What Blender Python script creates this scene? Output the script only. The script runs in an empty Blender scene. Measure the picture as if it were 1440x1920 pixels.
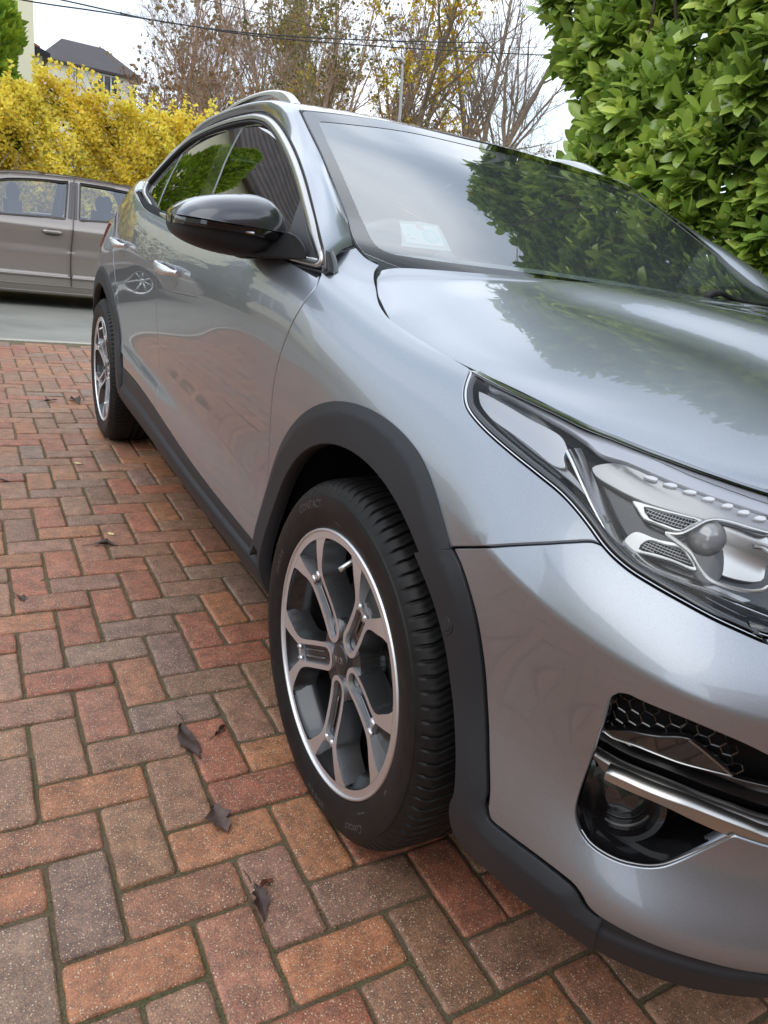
import bpy, math, random
import numpy as np
from mathutils import Vector, Matrix
from mathutils.geometry import delaunay_2d_cdt
scene = bpy.context.scene
rng = np.random.default_rng(7)
random.seed(7)
R = math.radians
# ------------------------------------------------------------------ camera
cam_d = bpy.data.cameras.new("camera")
cam = bpy.data.objects.new("camera", cam_d)
scene.collection.objects.link(cam)
scene.camera = cam
cam_d.sensor_fit = 'HORIZONTAL'
cam_d.sensor_width = 36.0
cam_d.lens = 33.892
cam_d.clip_start = 0.02
cam_d.clip_end = 3000
CR = [[0.872521, -0.47121, 0.129102], [-0.056413, -0.359639, -0.931384], [0.485308, 0.80537, -0.340376]]
CC = [-0.54064, -1.00884, 1.03712]
m = Matrix.Identity(4)
for k in range(3):
    m[k][0] = CR[0][k]; m[k][1] = -CR[1][k]; m[k][2] = -CR[2][k]; m[k][3] = CC[k]
cam.matrix_world = m
cam_d.dof.use_dof = False
# ------------------------------------------------------------------ sky
SUN_EL, SUN_AZ = R(48), R(250)
w = bpy.data.worlds.new("World"); scene.world = w; w.use_nodes = True
nt = w.node_tree; nt.nodes.clear()
def wn(t, **k):
    n = nt.nodes.new(t)
    for a, b in k.items(): setattr(n, a, b)
    return n
sky = wn('ShaderNodeTexSky', sky_type='NISHITA', sun_disc=False)
sky.sun_elevation = SUN_EL; sky.sun_rotation = SUN_AZ; sky.air_density = 1.1; sky.dust_density = 2.0
tc = wn('ShaderNodeTexCoord')
sep = wn('ShaderNodeSeparateXYZ'); nt.links.new(tc.outputs['Generated'], sep.inputs[0])
# clouds: project the view direction on a flat layer
zc = wn('ShaderNodeMath', operation='MAXIMUM'); nt.links.new(sep.outputs[2], zc.inputs[0]); zc.inputs[1].default_value = 0.02
za = wn('ShaderNodeMath', operation='ADD'); nt.links.new(zc.outputs[0], za.inputs[0]); za.inputs[1].default_value = 0.25
dv = wn('ShaderNodeVectorMath', operation='DIVIDE'); nt.links.new(tc.outputs['Generated'], dv.inputs[0])
cmb = wn('ShaderNodeCombineXYZ')
for i in range(3): nt.links.new(za.outputs[0], cmb.inputs[i])
nt.links.new(cmb.outputs[0], dv.inputs[1])
no = wn('ShaderNodeTexNoise'); no.inputs['Scale'].default_value = 1.1; no.inputs['Detail'].default_value = 5; no.inputs['Roughness'].default_value = 0.5
nt.links.new(dv.outputs[0], no.inputs['Vector'])
rmp = wn('ShaderNodeValToRGB'); nt.links.new(no.outputs['Fac'], rmp.inputs[0])
rmp.color_ramp.elements[0].position = 0.40; rmp.color_ramp.elements[0].color = (0.45, 0.45, 0.45, 1)
rmp.color_ramp.elements[1].position = 0.58; rmp.color_ramp.elements[1].color = (0.97, 0.97, 0.97, 1)
no2 = wn('ShaderNodeTexNoise'); no2.inputs['Scale'].default_value = 2.3; no2.inputs['Detail'].default_value = 4
nt.links.new(dv.outputs[0], no2.inputs['Vector'])
cr2 = wn('ShaderNodeValToRGB'); nt.links.new(no2.outputs['Fac'], cr2.inputs[0])
cr2.color_ramp.elements[0].position = 0.3; cr2.color_ramp.elements[0].color = (6.0, 6.8, 7.9, 1)
cr2.color_ramp.elements[1].position = 0.7; cr2.color_ramp.elements[1].color = (9.0, 9.5, 10.3, 1)
dk = wn('ShaderNodeMix', data_type='RGBA', blend_type='DARKEN'); dk.inputs[0].default_value = 1.0
nt.links.new(sky.outputs[0], dk.inputs[6]); dk.inputs[7].default_value = (4.2, 5.2, 6.8, 1)
mx = wn('ShaderNodeMix', data_type='RGBA')
nt.links.new(rmp.outputs[0], mx.inputs[0]); nt.links.new(dk.outputs[2], mx.inputs[6]); nt.links.new(cr2.outputs[0], mx.inputs[7])
bg = wn('ShaderNodeBackground'); bg.inputs[1].default_value = 0.115
out = wn('ShaderNodeOutputWorld')
nt.links.new(mx.outputs[2], bg.inputs[0]); nt.links.new(bg.outputs[0], out.inputs[0])
# ------------------------------------------------------------------ sun (thin overcast)
sd = bpy.data.lights.new("sun", 'SUN'); sd.energy = 0.55; sd.angle = R(60); sd.color = (1.0, 0.93, 0.82)
so = bpy.data.objects.new("sun", sd); scene.collection.objects.link(so)
dvec = Vector((math.sin(SUN_AZ)*math.cos(SUN_EL), math.cos(SUN_AZ)*math.cos(SUN_EL), math.sin(SUN_EL)))
so.rotation_euler = (-dvec).to_track_quat('-Z', 'Y').to_euler()
# ------------------------------------------------------------------ exposure
scene.view_settings.view_transform = 'Standard'
scene.view_settings.look = 'None'
scene.view_settings.exposure = 0.92
scene.view_settings.gamma = 1.0
scene.render.engine = 'CYCLES'
scene.cycles.max_bounces = 8
scene.cycles.transparent_max_bounces = 12
scene.cycles.caustics_reflective = False
scene.cycles.caustics_refractive = False

# ================================================================== helpers
COL = scene.collection
def props(o, label=None, cat=None, group=None, kind=None):
    if label: o['label'] = label
    if cat: o['category'] = cat
    if group: o['group'] = group
    if kind: o['kind'] = kind
    return o
def empty(name, loc=(0, 0, 0), rz=0, **k):
    o = bpy.data.objects.new(name, None); COL.objects.link(o); o.location = loc; o.rotation_euler = (0, 0, rz)
    o.empty_display_size = 0.2
    return props(o, **k)
def mesh_obj(name, V, F, mats=None, parent=None, N=None, smooth=True, midx=None, vcol=None, **k):
    """V nx3, F list of index lists or array; one mesh object"""
    me = bpy.data.meshes.new(name)
    V = np.asarray(V, float)
    if isinstance(F, np.ndarray) and F.ndim == 2:
        nf, c = F.shape
        me.vertices.add(len(V)); me.vertices.foreach_set('co', V.astype(np.float32).ravel())
        me.loops.add(nf*c); me.loops.foreach_set('vertex_index', F.astype(np.int32).ravel())
        me.polygons.add(nf); me.polygons.foreach_set('loop_start', np.arange(0, nf*c, c, dtype=np.int32))
        me.update(calc_edges=True)
    else:
        me.from_pydata(V.tolist(), [], [list(map(int, f)) for f in F])
        me.update()
    if mats is not None:
        for mm in (mats if isinstance(mats, (list, tuple)) else [mats]): me.materials.append(mm)
    n = len(me.polygons)
    if midx is not None: me.polygons.foreach_set('material_index', np.asarray(midx, np.int32))
    me.polygons.foreach_set('use_smooth', np.full(n, bool(smooth)))
    if vcol is not None:
        a = me.color_attributes.new('tint', 'FLOAT_COLOR', 'POINT')
        vc = np.ones((len(V), 4), np.float32); vc[:, :3] = vcol
        a.data.foreach_set('color', vc.ravel())
    if N is not None:
        me.normals_split_custom_set_from_vertices(np.asarray(N, float).tolist())
    o = bpy.data.objects.new(name, me); COL.objects.link(o)
    if parent is not None: o.parent = parent
    return props(o, **k)
class MB:
    """collects shapes into one mesh"""
    def __init__(s): s.V = []; s.F = []; s.M = []; s.n = 0; s.S = []
    def add(s, V, F, m=0):
        V = np.asarray(V, float); s.V.append(V)
        for f in F: s.F.append([int(i)+s.n for i in f]); s.M.append(m)
        s.n += len(V); return s
    def box(s, x0, x1, y0, y1, z0, z1, m=0):
        V = [(x, y, z) for x in (x0, x1) for y in (y0, y1) for z in (z0, z1)]
        return s.add(V, [(0,1,3,2),(4,6,7,5),(0,4,5,1),(2,3,7,6),(0,2,6,4),(1,5,7,3)], m)
    def tube(s, P, r, n=8, m=0, cap=True, close=False):
        P = np.asarray(P, float); k = len(P)
        rr = np.full(k, r) if np.isscalar(r) else np.asarray(r, float)
        if close: T = np.roll(P, -1, 0)-np.roll(P, 1, 0)
        else: T = np.gradient(P, axis=0)
        T /= np.linalg.norm(T, axis=1)[:, None]+1e-12
        up = np.array([0, 0, 1.]) if abs(T[0][2]) < .9 else np.array([1., 0, 0])
        a = np.cross(T[0], up); a /= np.linalg.norm(a); A = []
        for i in range(k):
            a = a-T[i]*(a@T[i]); a /= np.linalg.norm(a); A.append(a.copy())
        A = np.array(A); B = np.cross(T, A)
        th = np.linspace(0, 2*np.pi, n, endpoint=False)
        V = (P[:, None]+rr[:, None, None]*(np.cos(th)[None, :, None]*A[:, None]+np.sin(th)[None, :, None]*B[:, None])).reshape(-1, 3)
        F = []
        for i in range(k if close else k-1):
            i2 = (i+1) % k
            for j in range(n): F.append((i*n+j, i*n+(j+1) % n, i2*n+(j+1) % n, i2*n+j))
        if cap and not close: F += [tuple(range(n))[::-1], tuple((k-1)*n+j for j in range(n))]
        return s.add(V, F, m)
    def strip(s, A, B, m=0, close=False):
        A = np.asarray(A, float); B = np.asarray(B, float); n = len(A)
        return s.add(np.r_[A, B], [(i, (i+1) % n, n+(i+1) % n, n+i) for i in range(n if close else n-1)], m)
    def lathe(s, prof, axis='x', c=(0, 0, 0), n=32, m=0, a0=0, a1=2*np.pi):
        """prof: list of (along, radius)"""
        full = abs(a1-a0-2*np.pi) < 1e-6
        th = np.linspace(a0, a1, n, endpoint=not full); V = []
        for al, r in prof:
            for t in th:
                p = {'x': (al, r*math.cos(t), r*math.sin(t)), 'y': (r*math.cos(t), al, r*math.sin(t)), 'z': (r*math.cos(t), r*math.sin(t), al)}[axis]
                V.append((p[0]+c[0], p[1]+c[1], p[2]+c[2]))
        F = []
        for i in range(len(prof)-1):
            for j in range(n if full else n-1):
                F.append((i*n+j, i*n+(j+1) % n, (i+1)*n+(j+1) % n, (i+1)*n+j))
        return s.add(V, F, m)
    def ball(s, c, r, m=0, nu=16, nv=10):
        r = (r, r, r) if np.isscalar(r) else r
        V = []; F = []
        for i in range(nv+1):
            p = math.pi*i/nv
            for j in range(nu):
                t = 2*math.pi*j/nu
                V.append((c[0]+r[0]*math.sin(p)*math.cos(t), c[1]+r[1]*math.sin(p)*math.sin(t), c[2]+r[2]*math.cos(p)))
        for i in range(nv):
            for j in range(nu): F.append((i*nu+j, i*nu+(j+1) % nu, (i+1)*nu+(j+1) % nu, (i+1)*nu+j))
        return s.add(V, F, m)
    def obj(s, name, mats, parent=None, smooth=False, **k):
        o = mesh_obj(name, np.concatenate(s.V), s.F, mats, parent, smooth=smooth, midx=s.M, **k)
        return o
def autosmooth(o, ang=35):
    me = o.data
    me.polygons.foreach_set('use_smooth', np.full(len(me.polygons), True))
    try: me.set_sharp_from_angle(angle=R(ang))
    except Exception: pass
    return o
# ---------------------------------------------------------------- materials
def mat(name, base=(.5, .5, .5), rough=.5, metal=0., coat=0., coat_r=.03, spec=.5, ior=None, trans=0., emit=None, es=0., sheen=0.):
    mm = bpy.data.materials.new(name); mm.use_nodes = True
    b = mm.node_tree.nodes['Principled BSDF']
    b.inputs['Base Color'].default_value = (*base, 1); b.inputs['Roughness'].default_value = rough
    b.inputs['Metallic'].default_value = metal; b.inputs['Coat Weight'].default_value = coat; b.inputs['Coat Roughness'].default_value = coat_r
    b.inputs['Specular IOR Level'].default_value = spec; b.inputs['Transmission Weight'].default_value = trans
    if ior: b.inputs['IOR'].default_value = ior
    if emit: b.inputs['Emission Color'].default_value = (*emit, 1); b.inputs['Emission Strength'].default_value = es
    mm.diffuse_color = (*base, 1)
    return mm
class NT:
    def __init__(s, mm): s.t = mm.node_tree; s.b = s.t.nodes.get('Principled BSDF')
    def n(s, t, inp=None, **k):
        x = s.t.nodes.new(t)
        for a, b in k.items(): setattr(x, a, b)
        for a, b in (inp or {}).items(): x.inputs[a].default_value = b
        return x
    def l(s, a, b): s.t.links.new(a, b)
    def ramp(s, fac, els):
        r = s.n('ShaderNodeValToRGB'); s.l(fac, r.inputs[0]); e = r.color_ramp.elements
        while len(e) < len(els): e.new(.5)
        for q, (p, c) in zip(e, els): q.position = p; q.color = (*c, 1) if len(c) == 3 else c
        return r
    def noise(s, scale, det=4, rough=.5, vec=None, coord='Object'):
        x = s.n('ShaderNodeTexNoise', {'Scale': scale, 'Detail': det, 'Roughness': rough})
        s.l(vec if vec is not None else s.coord(coord), x.inputs['Vector']); return x
    def coord(s, c='Object'):
        if not hasattr(s, 'tc'): s.tc = s.n('ShaderNodeTexCoord')
        return s.tc.outputs[c]
    def mix(s, f, a, b, bt='MIX'):
        x = s.n('ShaderNodeMix', data_type='RGBA', blend_type=bt)
        for i, v in ((0, f), (6, a), (7, b)):
            if hasattr(v, 'links'): s.l(v, x.inputs[i])
            elif i == 0: x.inputs[0].default_value = v
            else: x.inputs[i].default_value = (*v, 1)
        return x.outputs[2]
    def bump(s, h, strength=.3, dist=.01):
        x = s.n('ShaderNodeBump', {'Strength': strength, 'Distance': dist}); s.l(h, x.inputs['Height']); s.l(x.outputs[0], s.b.inputs['Normal']); return x
    def math(s, op, a, b=None):
        x = s.n('ShaderNodeMath', operation=op)
        for i, v in enumerate((a, b)):
            if v is None: continue
            if hasattr(v, 'links'): s.l(v, x.inputs[i])
            else: x.inputs[i].default_value = v
        return x.outputs[0]
def srgb(r, g, b):
    return tuple(((c/255)/12.92 if c/255 <= .04045 else ((c/255+.055)/1.055)**2.4) for c in (r, g, b))
M = {}
def tinted(name, base, rough=.5, var=.15, scale=8, bump=0., **k):
    mm = mat(name, base, rough, **k); t = NT(mm); n = t.noise(scale, 5)
    r = t.ramp(n.outputs['Fac'], [(.3, tuple(c*(1-var) for c in base)), (.7, tuple(min(1, c*(1+var)) for c in base))])
    t.l(r.outputs[0], t.b.inputs['Base Color'])
    if bump:
        n2 = t.noise(scale*12, 4); t.bump(n2.outputs['Fac'], .4, bump)
    M[name] = mm; return mm
# car paint: metallic flake under clear coat
mm = M['paint'] = mat('paint', (.32, .345, .378), .37, metal=.86, coat=1., coat_r=.015)
t = NT(mm); vo = t.n('ShaderNodeTexVoronoi', {'Scale': 1400.}); t.l(t.coord(), vo.inputs['Vector'])
r_ = t.ramp(vo.outputs['Color'], [(.0, (.29, .312, .342)), (1., (.35, .376, .412))]); t.l(r_.outputs[0], t.b.inputs['Base Color'])
M['black_gloss'] = mat('black_gloss', (.006, .006, .007), .12, coat=1., coat_r=.02)
M['mirror_black'] = mat('mirror_black', (.05, .052, .060), .30, metal=.5, coat=1., coat_r=.02)
mm = M['cladding'] = mat('cladding', (.024, .025, .028), .5, spec=.3)
t = NT(mm); n = t.noise(900, 2); t.bump(n.outputs['Fac'], .25, .0006)
M['matt_black'] = mat('matt_black', (.012, .012, .013), .65)
M['inner_dark'] = mat('inner_dark', (.008, .008, .009), .8, spec=.2)
M['chrome'] = mat('chrome', (.62, .62, .63), .13, metal=1.)
M['satin'] = mat('satin', (.50, .49, .47), .28, metal=1.)
M['rubber'] = tinted('rubber', (.0105, .0098, .0095), .5, .3, 40, .0004, spec=.25)
M['letter'] = mat('letter', (.06, .056, .054), .5)
mm = M['machined'] = mat('machined', (.78, .79, .81), .44, metal=1.)
t = NT(mm); wv = t.n('ShaderNodeTexNoise', {'Scale': 900., 'Detail': 2.}); t.l(t.coord(), wv.inputs['Vector']); t.bump(wv.outputs['Fac'], .08, .0005)
M['wheel_grey'] = mat('wheel_grey', (.17, .175, .18), .24, metal=.9, coat=.8)
M['wheel_dark'] = mat('wheel_dark', (.034, .034, .036), .35, metal=.6, coat=.5)
M['disc'] = tinted('disc', (.09, .075, .068), .5, .3, 60, metal=.8)
M['alu'] = mat('alu', (.7, .7, .7), .35, metal=1.)
M['seat'] = tinted('seat', (.03, .03, .032), .8, .2, 30)
M['dash'] = tinted('dash', (.34, .355, .36), .6, .1, 20)
M['red_lamp'] = mat('red_lamp', (.25, .008, .006), .1, coat=1.)
M['reflector'] = mat('reflector', (.62, .61, .58), .30, metal=.9)
M['lamp_grey'] = mat('lamp_grey', (.30, .30, .30), .30, metal=.6, coat=.6)
M['lamp_lilac'] = mat('lamp_lilac', (.46, .46, .50), .35, metal=.2, coat=1.)
M['lamp_white'] = mat('lamp_white', (.80, .80, .80), .3, coat=1.)
def glass(name, tint, f0=1.5, rough=.0, boost=0.):
    mm = bpy.data.materials.new(name); mm.use_nodes = True; nt_ = mm.node_tree; nt_.nodes.clear()
    tr = nt_.nodes.new('ShaderNodeBsdfTransparent'); tr.inputs[0].default_value = (*tint, 1)
    gl = nt_.nodes.new('ShaderNodeBsdfGlossy'); gl.inputs['Roughness'].default_value = rough; gl.inputs['Color'].default_value = (1, 1, 1, 1)
    fr = nt_.nodes.new('ShaderNodeFresnel'); fr.inputs[0].default_value = f0
    ad = nt_.nodes.new('ShaderNodeMath'); ad.operation = 'MULTIPLY_ADD'; ad.inputs[1].default_value = 1-boost; ad.inputs[2].default_value = boost
    nt_.links.new(fr.outputs[0], ad.inputs[0])
    mi = nt_.nodes.new('ShaderNodeMixShader'); nt_.links.new(ad.outputs[0], mi.inputs[0]); nt_.links.new(tr.outputs[0], mi.inputs[1]); nt_.links.new(gl.outputs[0], mi.inputs[2])
    o_ = nt_.nodes.new('ShaderNodeOutputMaterial'); nt_.links.new(mi.outputs[0], o_.inputs[0])
    M[name] = mm; return mm
glass('lens', (.96, .97, .98), 1.30, 0., .0)
glass('windscreen_glass', (.80, .88, .88), 1.6, 0., .17)
glass('side_glass', (.38, .42, .40), 1.6, 0., .14)
glass('far_glass', (.66, .72, .66), 1.5, .0, .16)

M['frit'] = mat('frit', (.006, .006, .007), .03, ior=1.6, coat=.35, coat_r=.01)
g_ = M['windscreen_glass'].node_tree; df = g_.nodes.new('ShaderNodeBsdfDiffuse'); df.inputs[0].default_value = (.50, .60, .60, 1); mi_ = [n_ for n_ in g_.nodes if n_.type == 'MIX_SHADER'][0]; tr_ = [n_ for n_ in g_.nodes if n_.type == 'BSDF_TRANSPARENT'][0]
m2_ = g_.nodes.new('ShaderNodeMixShader'); m2_.inputs[0].default_value = .085; g_.links.new(tr_.outputs[0], m2_.inputs[1]); g_.links.new(df.outputs[0], m2_.inputs[2]); g_.links.new(m2_.outputs[0], mi_.inputs[1])  # pale dusty film mixed in to imitate glare over the dark cabin

# ================================================================== car body surfaces
# ---------- splines ----------
def spl_matrix(k):
    k=np.asarray(k,float);n=len(k);h=np.diff(k)
    A=np.zeros((n,n));B=np.zeros((n,n));A[0,0]=A[-1,-1]=1
    for i in range(1,n-1):
        A[i,i-1]=h[i-1];A[i,i]=2*(h[i-1]+h[i]);A[i,i+1]=h[i]
        B[i,i-1]=6/h[i-1];B[i,i]=-6/h[i-1]-6/h[i];B[i,i+1]=6/h[i]
    return np.linalg.solve(A,B)
def spl_w(k,M,t):
    k=np.asarray(k,float);t=np.atleast_1d(np.asarray(t,float));n=len(k)
    i=np.clip(np.searchsorted(k,t)-1,0,n-2);h=k[i+1]-k[i]
    tc=np.clip(t,k[0],k[-1]);b=(tc-k[i])/h;a=1-b
    W=np.zeros((len(t),n));r=np.arange(len(t))
    W[r,i]+=a;W[r,i+1]+=b
    W+=((a**3-a)*h*h/6)[:,None]*M[i]+((b**3-b)*h*h/6)[:,None]*M[i+1]
    # linear extension
    ext=t-tc
    if np.any(ext!=0):
        D=np.zeros((len(t),n));D[r,i]-=1/h;D[r,i+1]+=1/h
        D+=(-(3*a*a-1)*h/6)[:,None]*M[i]+((3*b*b-1)*h/6)[:,None]*M[i+1]
        W+=ext[:,None]*D
    return W
class Spl:
    def __init__(s,k,v): s.k=np.asarray(k,float);s.v=np.asarray(v,float);s.M=spl_matrix(s.k)
    def __call__(s,t): return spl_w(s.k,s.M,t)@s.v
# ---------- plan outline of the lower body (right side), rear -> nose ----------
PLAN=[(.9,3.49),(.55,3.47),(.28,3.41),(.12,3.28),(.040,3.1),(.010,2.9),(.001,2.65),(.0,2.3),(-.003,1.8),(-.004,1.3),(-.003,.9),(-.001,.5),(.0,.25),(.001,0),(.003,-.2),(.008,-.32),(.016,-.41),(.032,-.5),(.075,-.6),(.145,-.68),(.25,-.748),(.37,-.79),(.52,-.825),(.7,-.85),(.9,-.86)]
_P=np.array(PLAN);_a=np.r_[0,np.cumsum(np.hypot(*np.diff(_P,axis=0).T))]
_i0=[i for i,q in enumerate(PLAN) if q[1]==0][0]
_uk=-( _a-_a[_i0])          # u decreases to the nose
_uk=_uk[::-1];_Pk=_P[::-1]
base=Spl(_uk,_Pk)
def yu(y):  # u for a y on the side (y<3.3,y>-.75)
    yy=_Pk[:,1];return float(np.interp(y,yy,_uk))
VK=[.25,.31,.37,.50,.64,.76,.87,.94,.99,1.06,1.14]
# station: (y or plan x marker, z rows, d rows)
ST=[
(('x',.9),[.245,.29,.335,.43,.53,.64,.69,.73,.765,.785],[.03,.01,.0,.02,.01,.0,.036,.064,.1,.135]),
(('x',.52),[.245,.29,.335,.43,.535,.645,.70,.745,.78,.80],[.03,.01,.0,.02,.01,.0,.036,.066,.105,.145]),
(('x',.25),[.245,.29,.325,.42,.54,.645,.71,.76,.80,.82],[.03,.01,.0,.036,.012,.0,.038,.07,.112,.162]),
(('x',.145),[.245,.29,.328,.42,.545,.65,.72,.77,.81,.83],[.03,.01,.0,.036,.012,.0,.038,.07,.112,.162]),
(('x',.075),[.245,.29,.333,.43,.55,.66,.735,.785,.82,.838],[.03,.01,.0,.030,.01,.0,.036,.066,.108,.158]),
(('x',.032),[.245,.29,.34,.45,.57,.68,.755,.80,.832,.848],[.03,.01,.0,.015,.008,.0,.034,.060,.095,.14]),
(('y',-.4),[.245,.295,.35,.47,.59,.70,.78,.825,.852,.864],[.03,.01,.0,.01,.004,.004,.034,.058,.086,.125]),
(('y',-.2),[.245,.30,.355,.48,.62,.735,.81,.855,.882,.893],[.035,.012,.003,.01,.002,.012,.034,.054,.078,.105]),
(('y',0),[.25,.31,.36,.49,.635,.76,.835,.88,.903,.912],[.04,.012,.006,.012,.004,.010,.026,.046,.07,.11]),
(('y',.25),[.25,.31,.36,.49,.64,.77,.86,.918,.950,.962],[.04,.012,.006,.014,.010,.006,.012,.030,.060,.13]),
(('y',.37),[.25,.31,.361,.49,.64,.77,.862,.927,.968,.995,1.020],[.04,.012,.006,.016,.011,.006,.008,.020,.045,.115,.195]),
(('y',.5),[.25,.31,.362,.49,.64,.77,.865,.935,.983,1.03],[.04,.012,.006,.018,.012,.005,.003,.014,.042,.128]),
(('y',1.0),[.25,.31,.375,.50,.64,.77,.87,.945,1.0,1.02],[.04,.012,.006,.022,.014,.006,.002,.014,.045,.10]),
(('y',1.8),[.26,.32,.43,.52,.65,.78,.89,.97,1.035,1.06],[.04,.012,.006,.020,.013,.004,.002,.018,.05,.11]),
(('y',2.3),[.26,.32,.43,.54,.66,.79,.91,1.0,1.085,1.11],[.04,.012,.006,.010,.006,.002,.008,.03,.065,.12]),
(('y',2.65),[.27,.33,.43,.55,.67,.78,.90,1.02,1.13,1.17],[.04,.012,.004,.0,.0,.003,.02,.065,.12,.17]),
(('y',3.1),[.27,.33,.43,.55,.67,.78,.90,1.03,1.15,1.2],[.03,.01,.004,.0,.002,.012,.045,.10,.17,.23]),
(('x2',.28),[.27,.33,.43,.55,.67,.78,.90,1.03,1.15,1.2],[.03,.01,.0,.0,.0,.02,.05,.10,.16,.22]),
(('x2',.9),[.27,.33,.43,.55,.67,.78,.90,1.03,1.15,1.2],[.03,.01,.0,.0,.0,.02,.05,.10,.16,.22]),
]
def _su(tag):
    k,val=tag
    if k=='y':return yu(val)
    idx=[i for i,q in enumerate(_Pk) if abs(q[0]-val)<1e-9]
    return _uk[idx[0]] if k=='x' else _uk[idx[-1]]
X10={('y',.25):(.967,.200),('y',.5):(1.078,.188)}
def _r10(s):
    z,d=list(s[1]),list(s[2])
    if len(z)==10:
        if s[0] in X10: z.append(X10[s[0]][0]);d.append(X10[s[0]][1])
        else: z.append(z[9]+(z[9]-z[8])*.9);d.append(d[9]+(d[9]-d[8])*1.1)
    return z,d
SU=np.array([_su(s[0]) for s in ST]);SZ=np.array([_r10(s)[0] for s in ST]);SD=np.array([_r10(s)[1] for s in ST])
MU=spl_matrix(SU);MV=spl_matrix(VK)
def sm(t,a,b):
    t=np.clip((t-a)/(b-a),0,1);return t*t*(3-2*t)
def S1(uv,off=0.):
    uv=np.atleast_2d(uv);u,v=uv[:,0],uv[:,1]
    Wu=spl_w(SU,MU,u);Wv=spl_w(VK,MV,v)
    z=np.einsum('ni,ij,nj->n',Wu,SZ,Wv);d=np.einsum('ni,ij,nj->n',Wu,SD,Wv)
    # bumper crease and door creases
    A=.010*(1-sm(u,-.44,-.22))
    d=d-A*np.exp(-np.sqrt((v-.752)**2+1e-5)/.045)
    A=.0012*sm(u,.45,.7)*(1-sm(u,2.1,2.4))
    d=d-A*np.exp(-np.sqrt((v-.45)**2+2e-5)/.05)
    b=base(u);e=1e-4;t=(base(u+e)-base(u-e));t/=np.linalg.norm(t,axis=1)[:,None]
    n=np.c_[t[:,1],-t[:,0]]  # points inward (to +x when t=+y)
    d=d-off if np.isscalar(off) else d-off
    xy=b+n*d[:,None]
    return np.c_[xy,z]
def nrm(S,uv,e=1e-3):
    uv=np.atleast_2d(uv)
    a=S(uv+[e,0])-S(uv-[e,0]);b=S(uv+[0,e])-S(uv-[0,e])
    n=np.cross(b,a);n/=np.linalg.norm(n,axis=1)[:,None]
    return n
# ---------- bonnet ----------
# rows from the cowl (t=0) to the nose: shut line point (x,y,z) and centre (y,z)
HD=[((.187,.343,1.003),(.235,1.026)),((.163,.314,.987),(.218,1.025)),((.147,.282,.973),(.20,1.024)),((.108,.186,.947),(.11,1.017)),((.090,.119,.931),(.04,1.010)),((.087,.010,.911),(-.07,1.006)),
((.0855,-.151,.892),(-.23,.994)),((.100,-.283,.879),(-.36,.978)),((.120,-.365,.867),(-.46,.957)),((.160,-.440,.854),(-.56,.928)),((.252,-.536,.836),(-.65,.888)),((.42,-.625,.812),(-.72,.83)),((.62,-.69,.792),(-.765,.80))]
HT=np.r_[0,np.cumsum([np.linalg.norm(np.subtract(HD[i+1][0],HD[i][0])) for i in range(len(HD)-1)])]
HT=np.linspace(0,1,len(HD))
HA=Spl(HT,[h[0] for h in HD]);HC=Spl(HT,[h[1] for h in HD])
def HOOD(st,off=0.):
    """s: 0 at the shut line .. 1 at centre line, t along"""
    st=np.atleast_2d(st);s,t=st[:,0],st[:,1]
    A=HA(t);C=HC(t)
    x=A[:,0]+(.9-A[:,0])*s
    q=1-(1-s)**2
    y=A[:,1]+(C[:,0]-A[:,1])*q
    z=A[:,2]+(C[:,1]-A[:,2])*(.86*np.sin(s*np.pi/2)**.92+.14*(1-(1-s)**2))
    # outer facet, valley and power bulge ridge
    X=x-A[:,0]
    w=sm(t,.0,.42)*(1-sm(t,.8,1))
    rx=.30
    z=z+w*(.022*sm(x,.49,.60)*(1-.6*sm(x,.60,.82))-.005*np.exp(-((x-.46)/.05)**2))
    z=z-.010*np.exp(-X/.02)
    z=z+off
    return np.c_[x,y,z]

# ---------- greenhouse side: x as a function of height and y ----------
_gz=[.90,.98,1.04,1.10,1.20,1.30,1.37,1.42];_gx=[.02,.047,.075,.108,.168,.232,.280,.318]
_G=Spl(_gz,_gx)
def gx(y,z):
    y=np.asarray(y,float);z=np.asarray(z,float)
    return _G(z)+.012*np.clip((y-1.3)/1.,0,2)**2*1.0+.004*np.clip((.9-y)/.5,0,2)**2+.016*(1-sm(y,.34,.50))*(1-sm(z,.985,1.06))
def SG(yz,off=0.):
    yz=np.atleast_2d(yz);y,z=yz[:,0],yz[:,1]
    return np.c_[gx(y,z)-off,y,z+.4*off]

# outlines in surface coordinates (metres along the body, height parameter)
D = {}
D['hl_top'] = [(-0.1576, 1.0026), (-0.2285, 1.0035), (-0.2905, 1.0121), (-0.3368, 1.02), (-0.38, 1.0263), (-0.4158, 1.0413), (-0.4521, 1.0543), (-0.4989, 1.0692), (-0.5554, 1.0734), (-0.6244, 1.0738), (-0.6921, 1.0752)]
D['hl_low'] = [(-0.1576, 1.0026), (-0.1695, 0.9727), (-0.1828, 0.9491), (-0.2016, 0.9292), (-0.2259, 0.9171), (-0.2687, 0.9059), (-0.3235, 0.8986), (-0.3768, 0.896), (-0.4158, 0.8954), (-0.4456, 0.8906), (-0.4712, 0.8826), (-0.4944, 0.8726), (-0.5139, 0.8667), (-0.5371, 0.8628), (-0.5647, 0.8617), (-0.6039, 0.8599), (-0.6414, 0.8568), (-0.6711, 0.8549), (-0.7003, 0.8521)]
D['intake'] = [(-0.5729, 0.706), (-0.5674, 0.6982), (-0.564, 0.6876), (-0.5622, 0.6537), (-0.5577, 0.5929), (-0.5537, 0.5338), (-0.554, 0.4969), (-0.5581, 0.4802), (-0.5677, 0.4657), (-0.5812, 0.4565), (-0.5996, 0.453), (-0.6221, 0.4543), (-0.6433, 0.4602), (-0.657, 0.4657), (-0.6734, 0.4761), (-0.6949, 0.4975), (-0.718, 0.5246), (-0.7399, 0.5544)]
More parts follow.
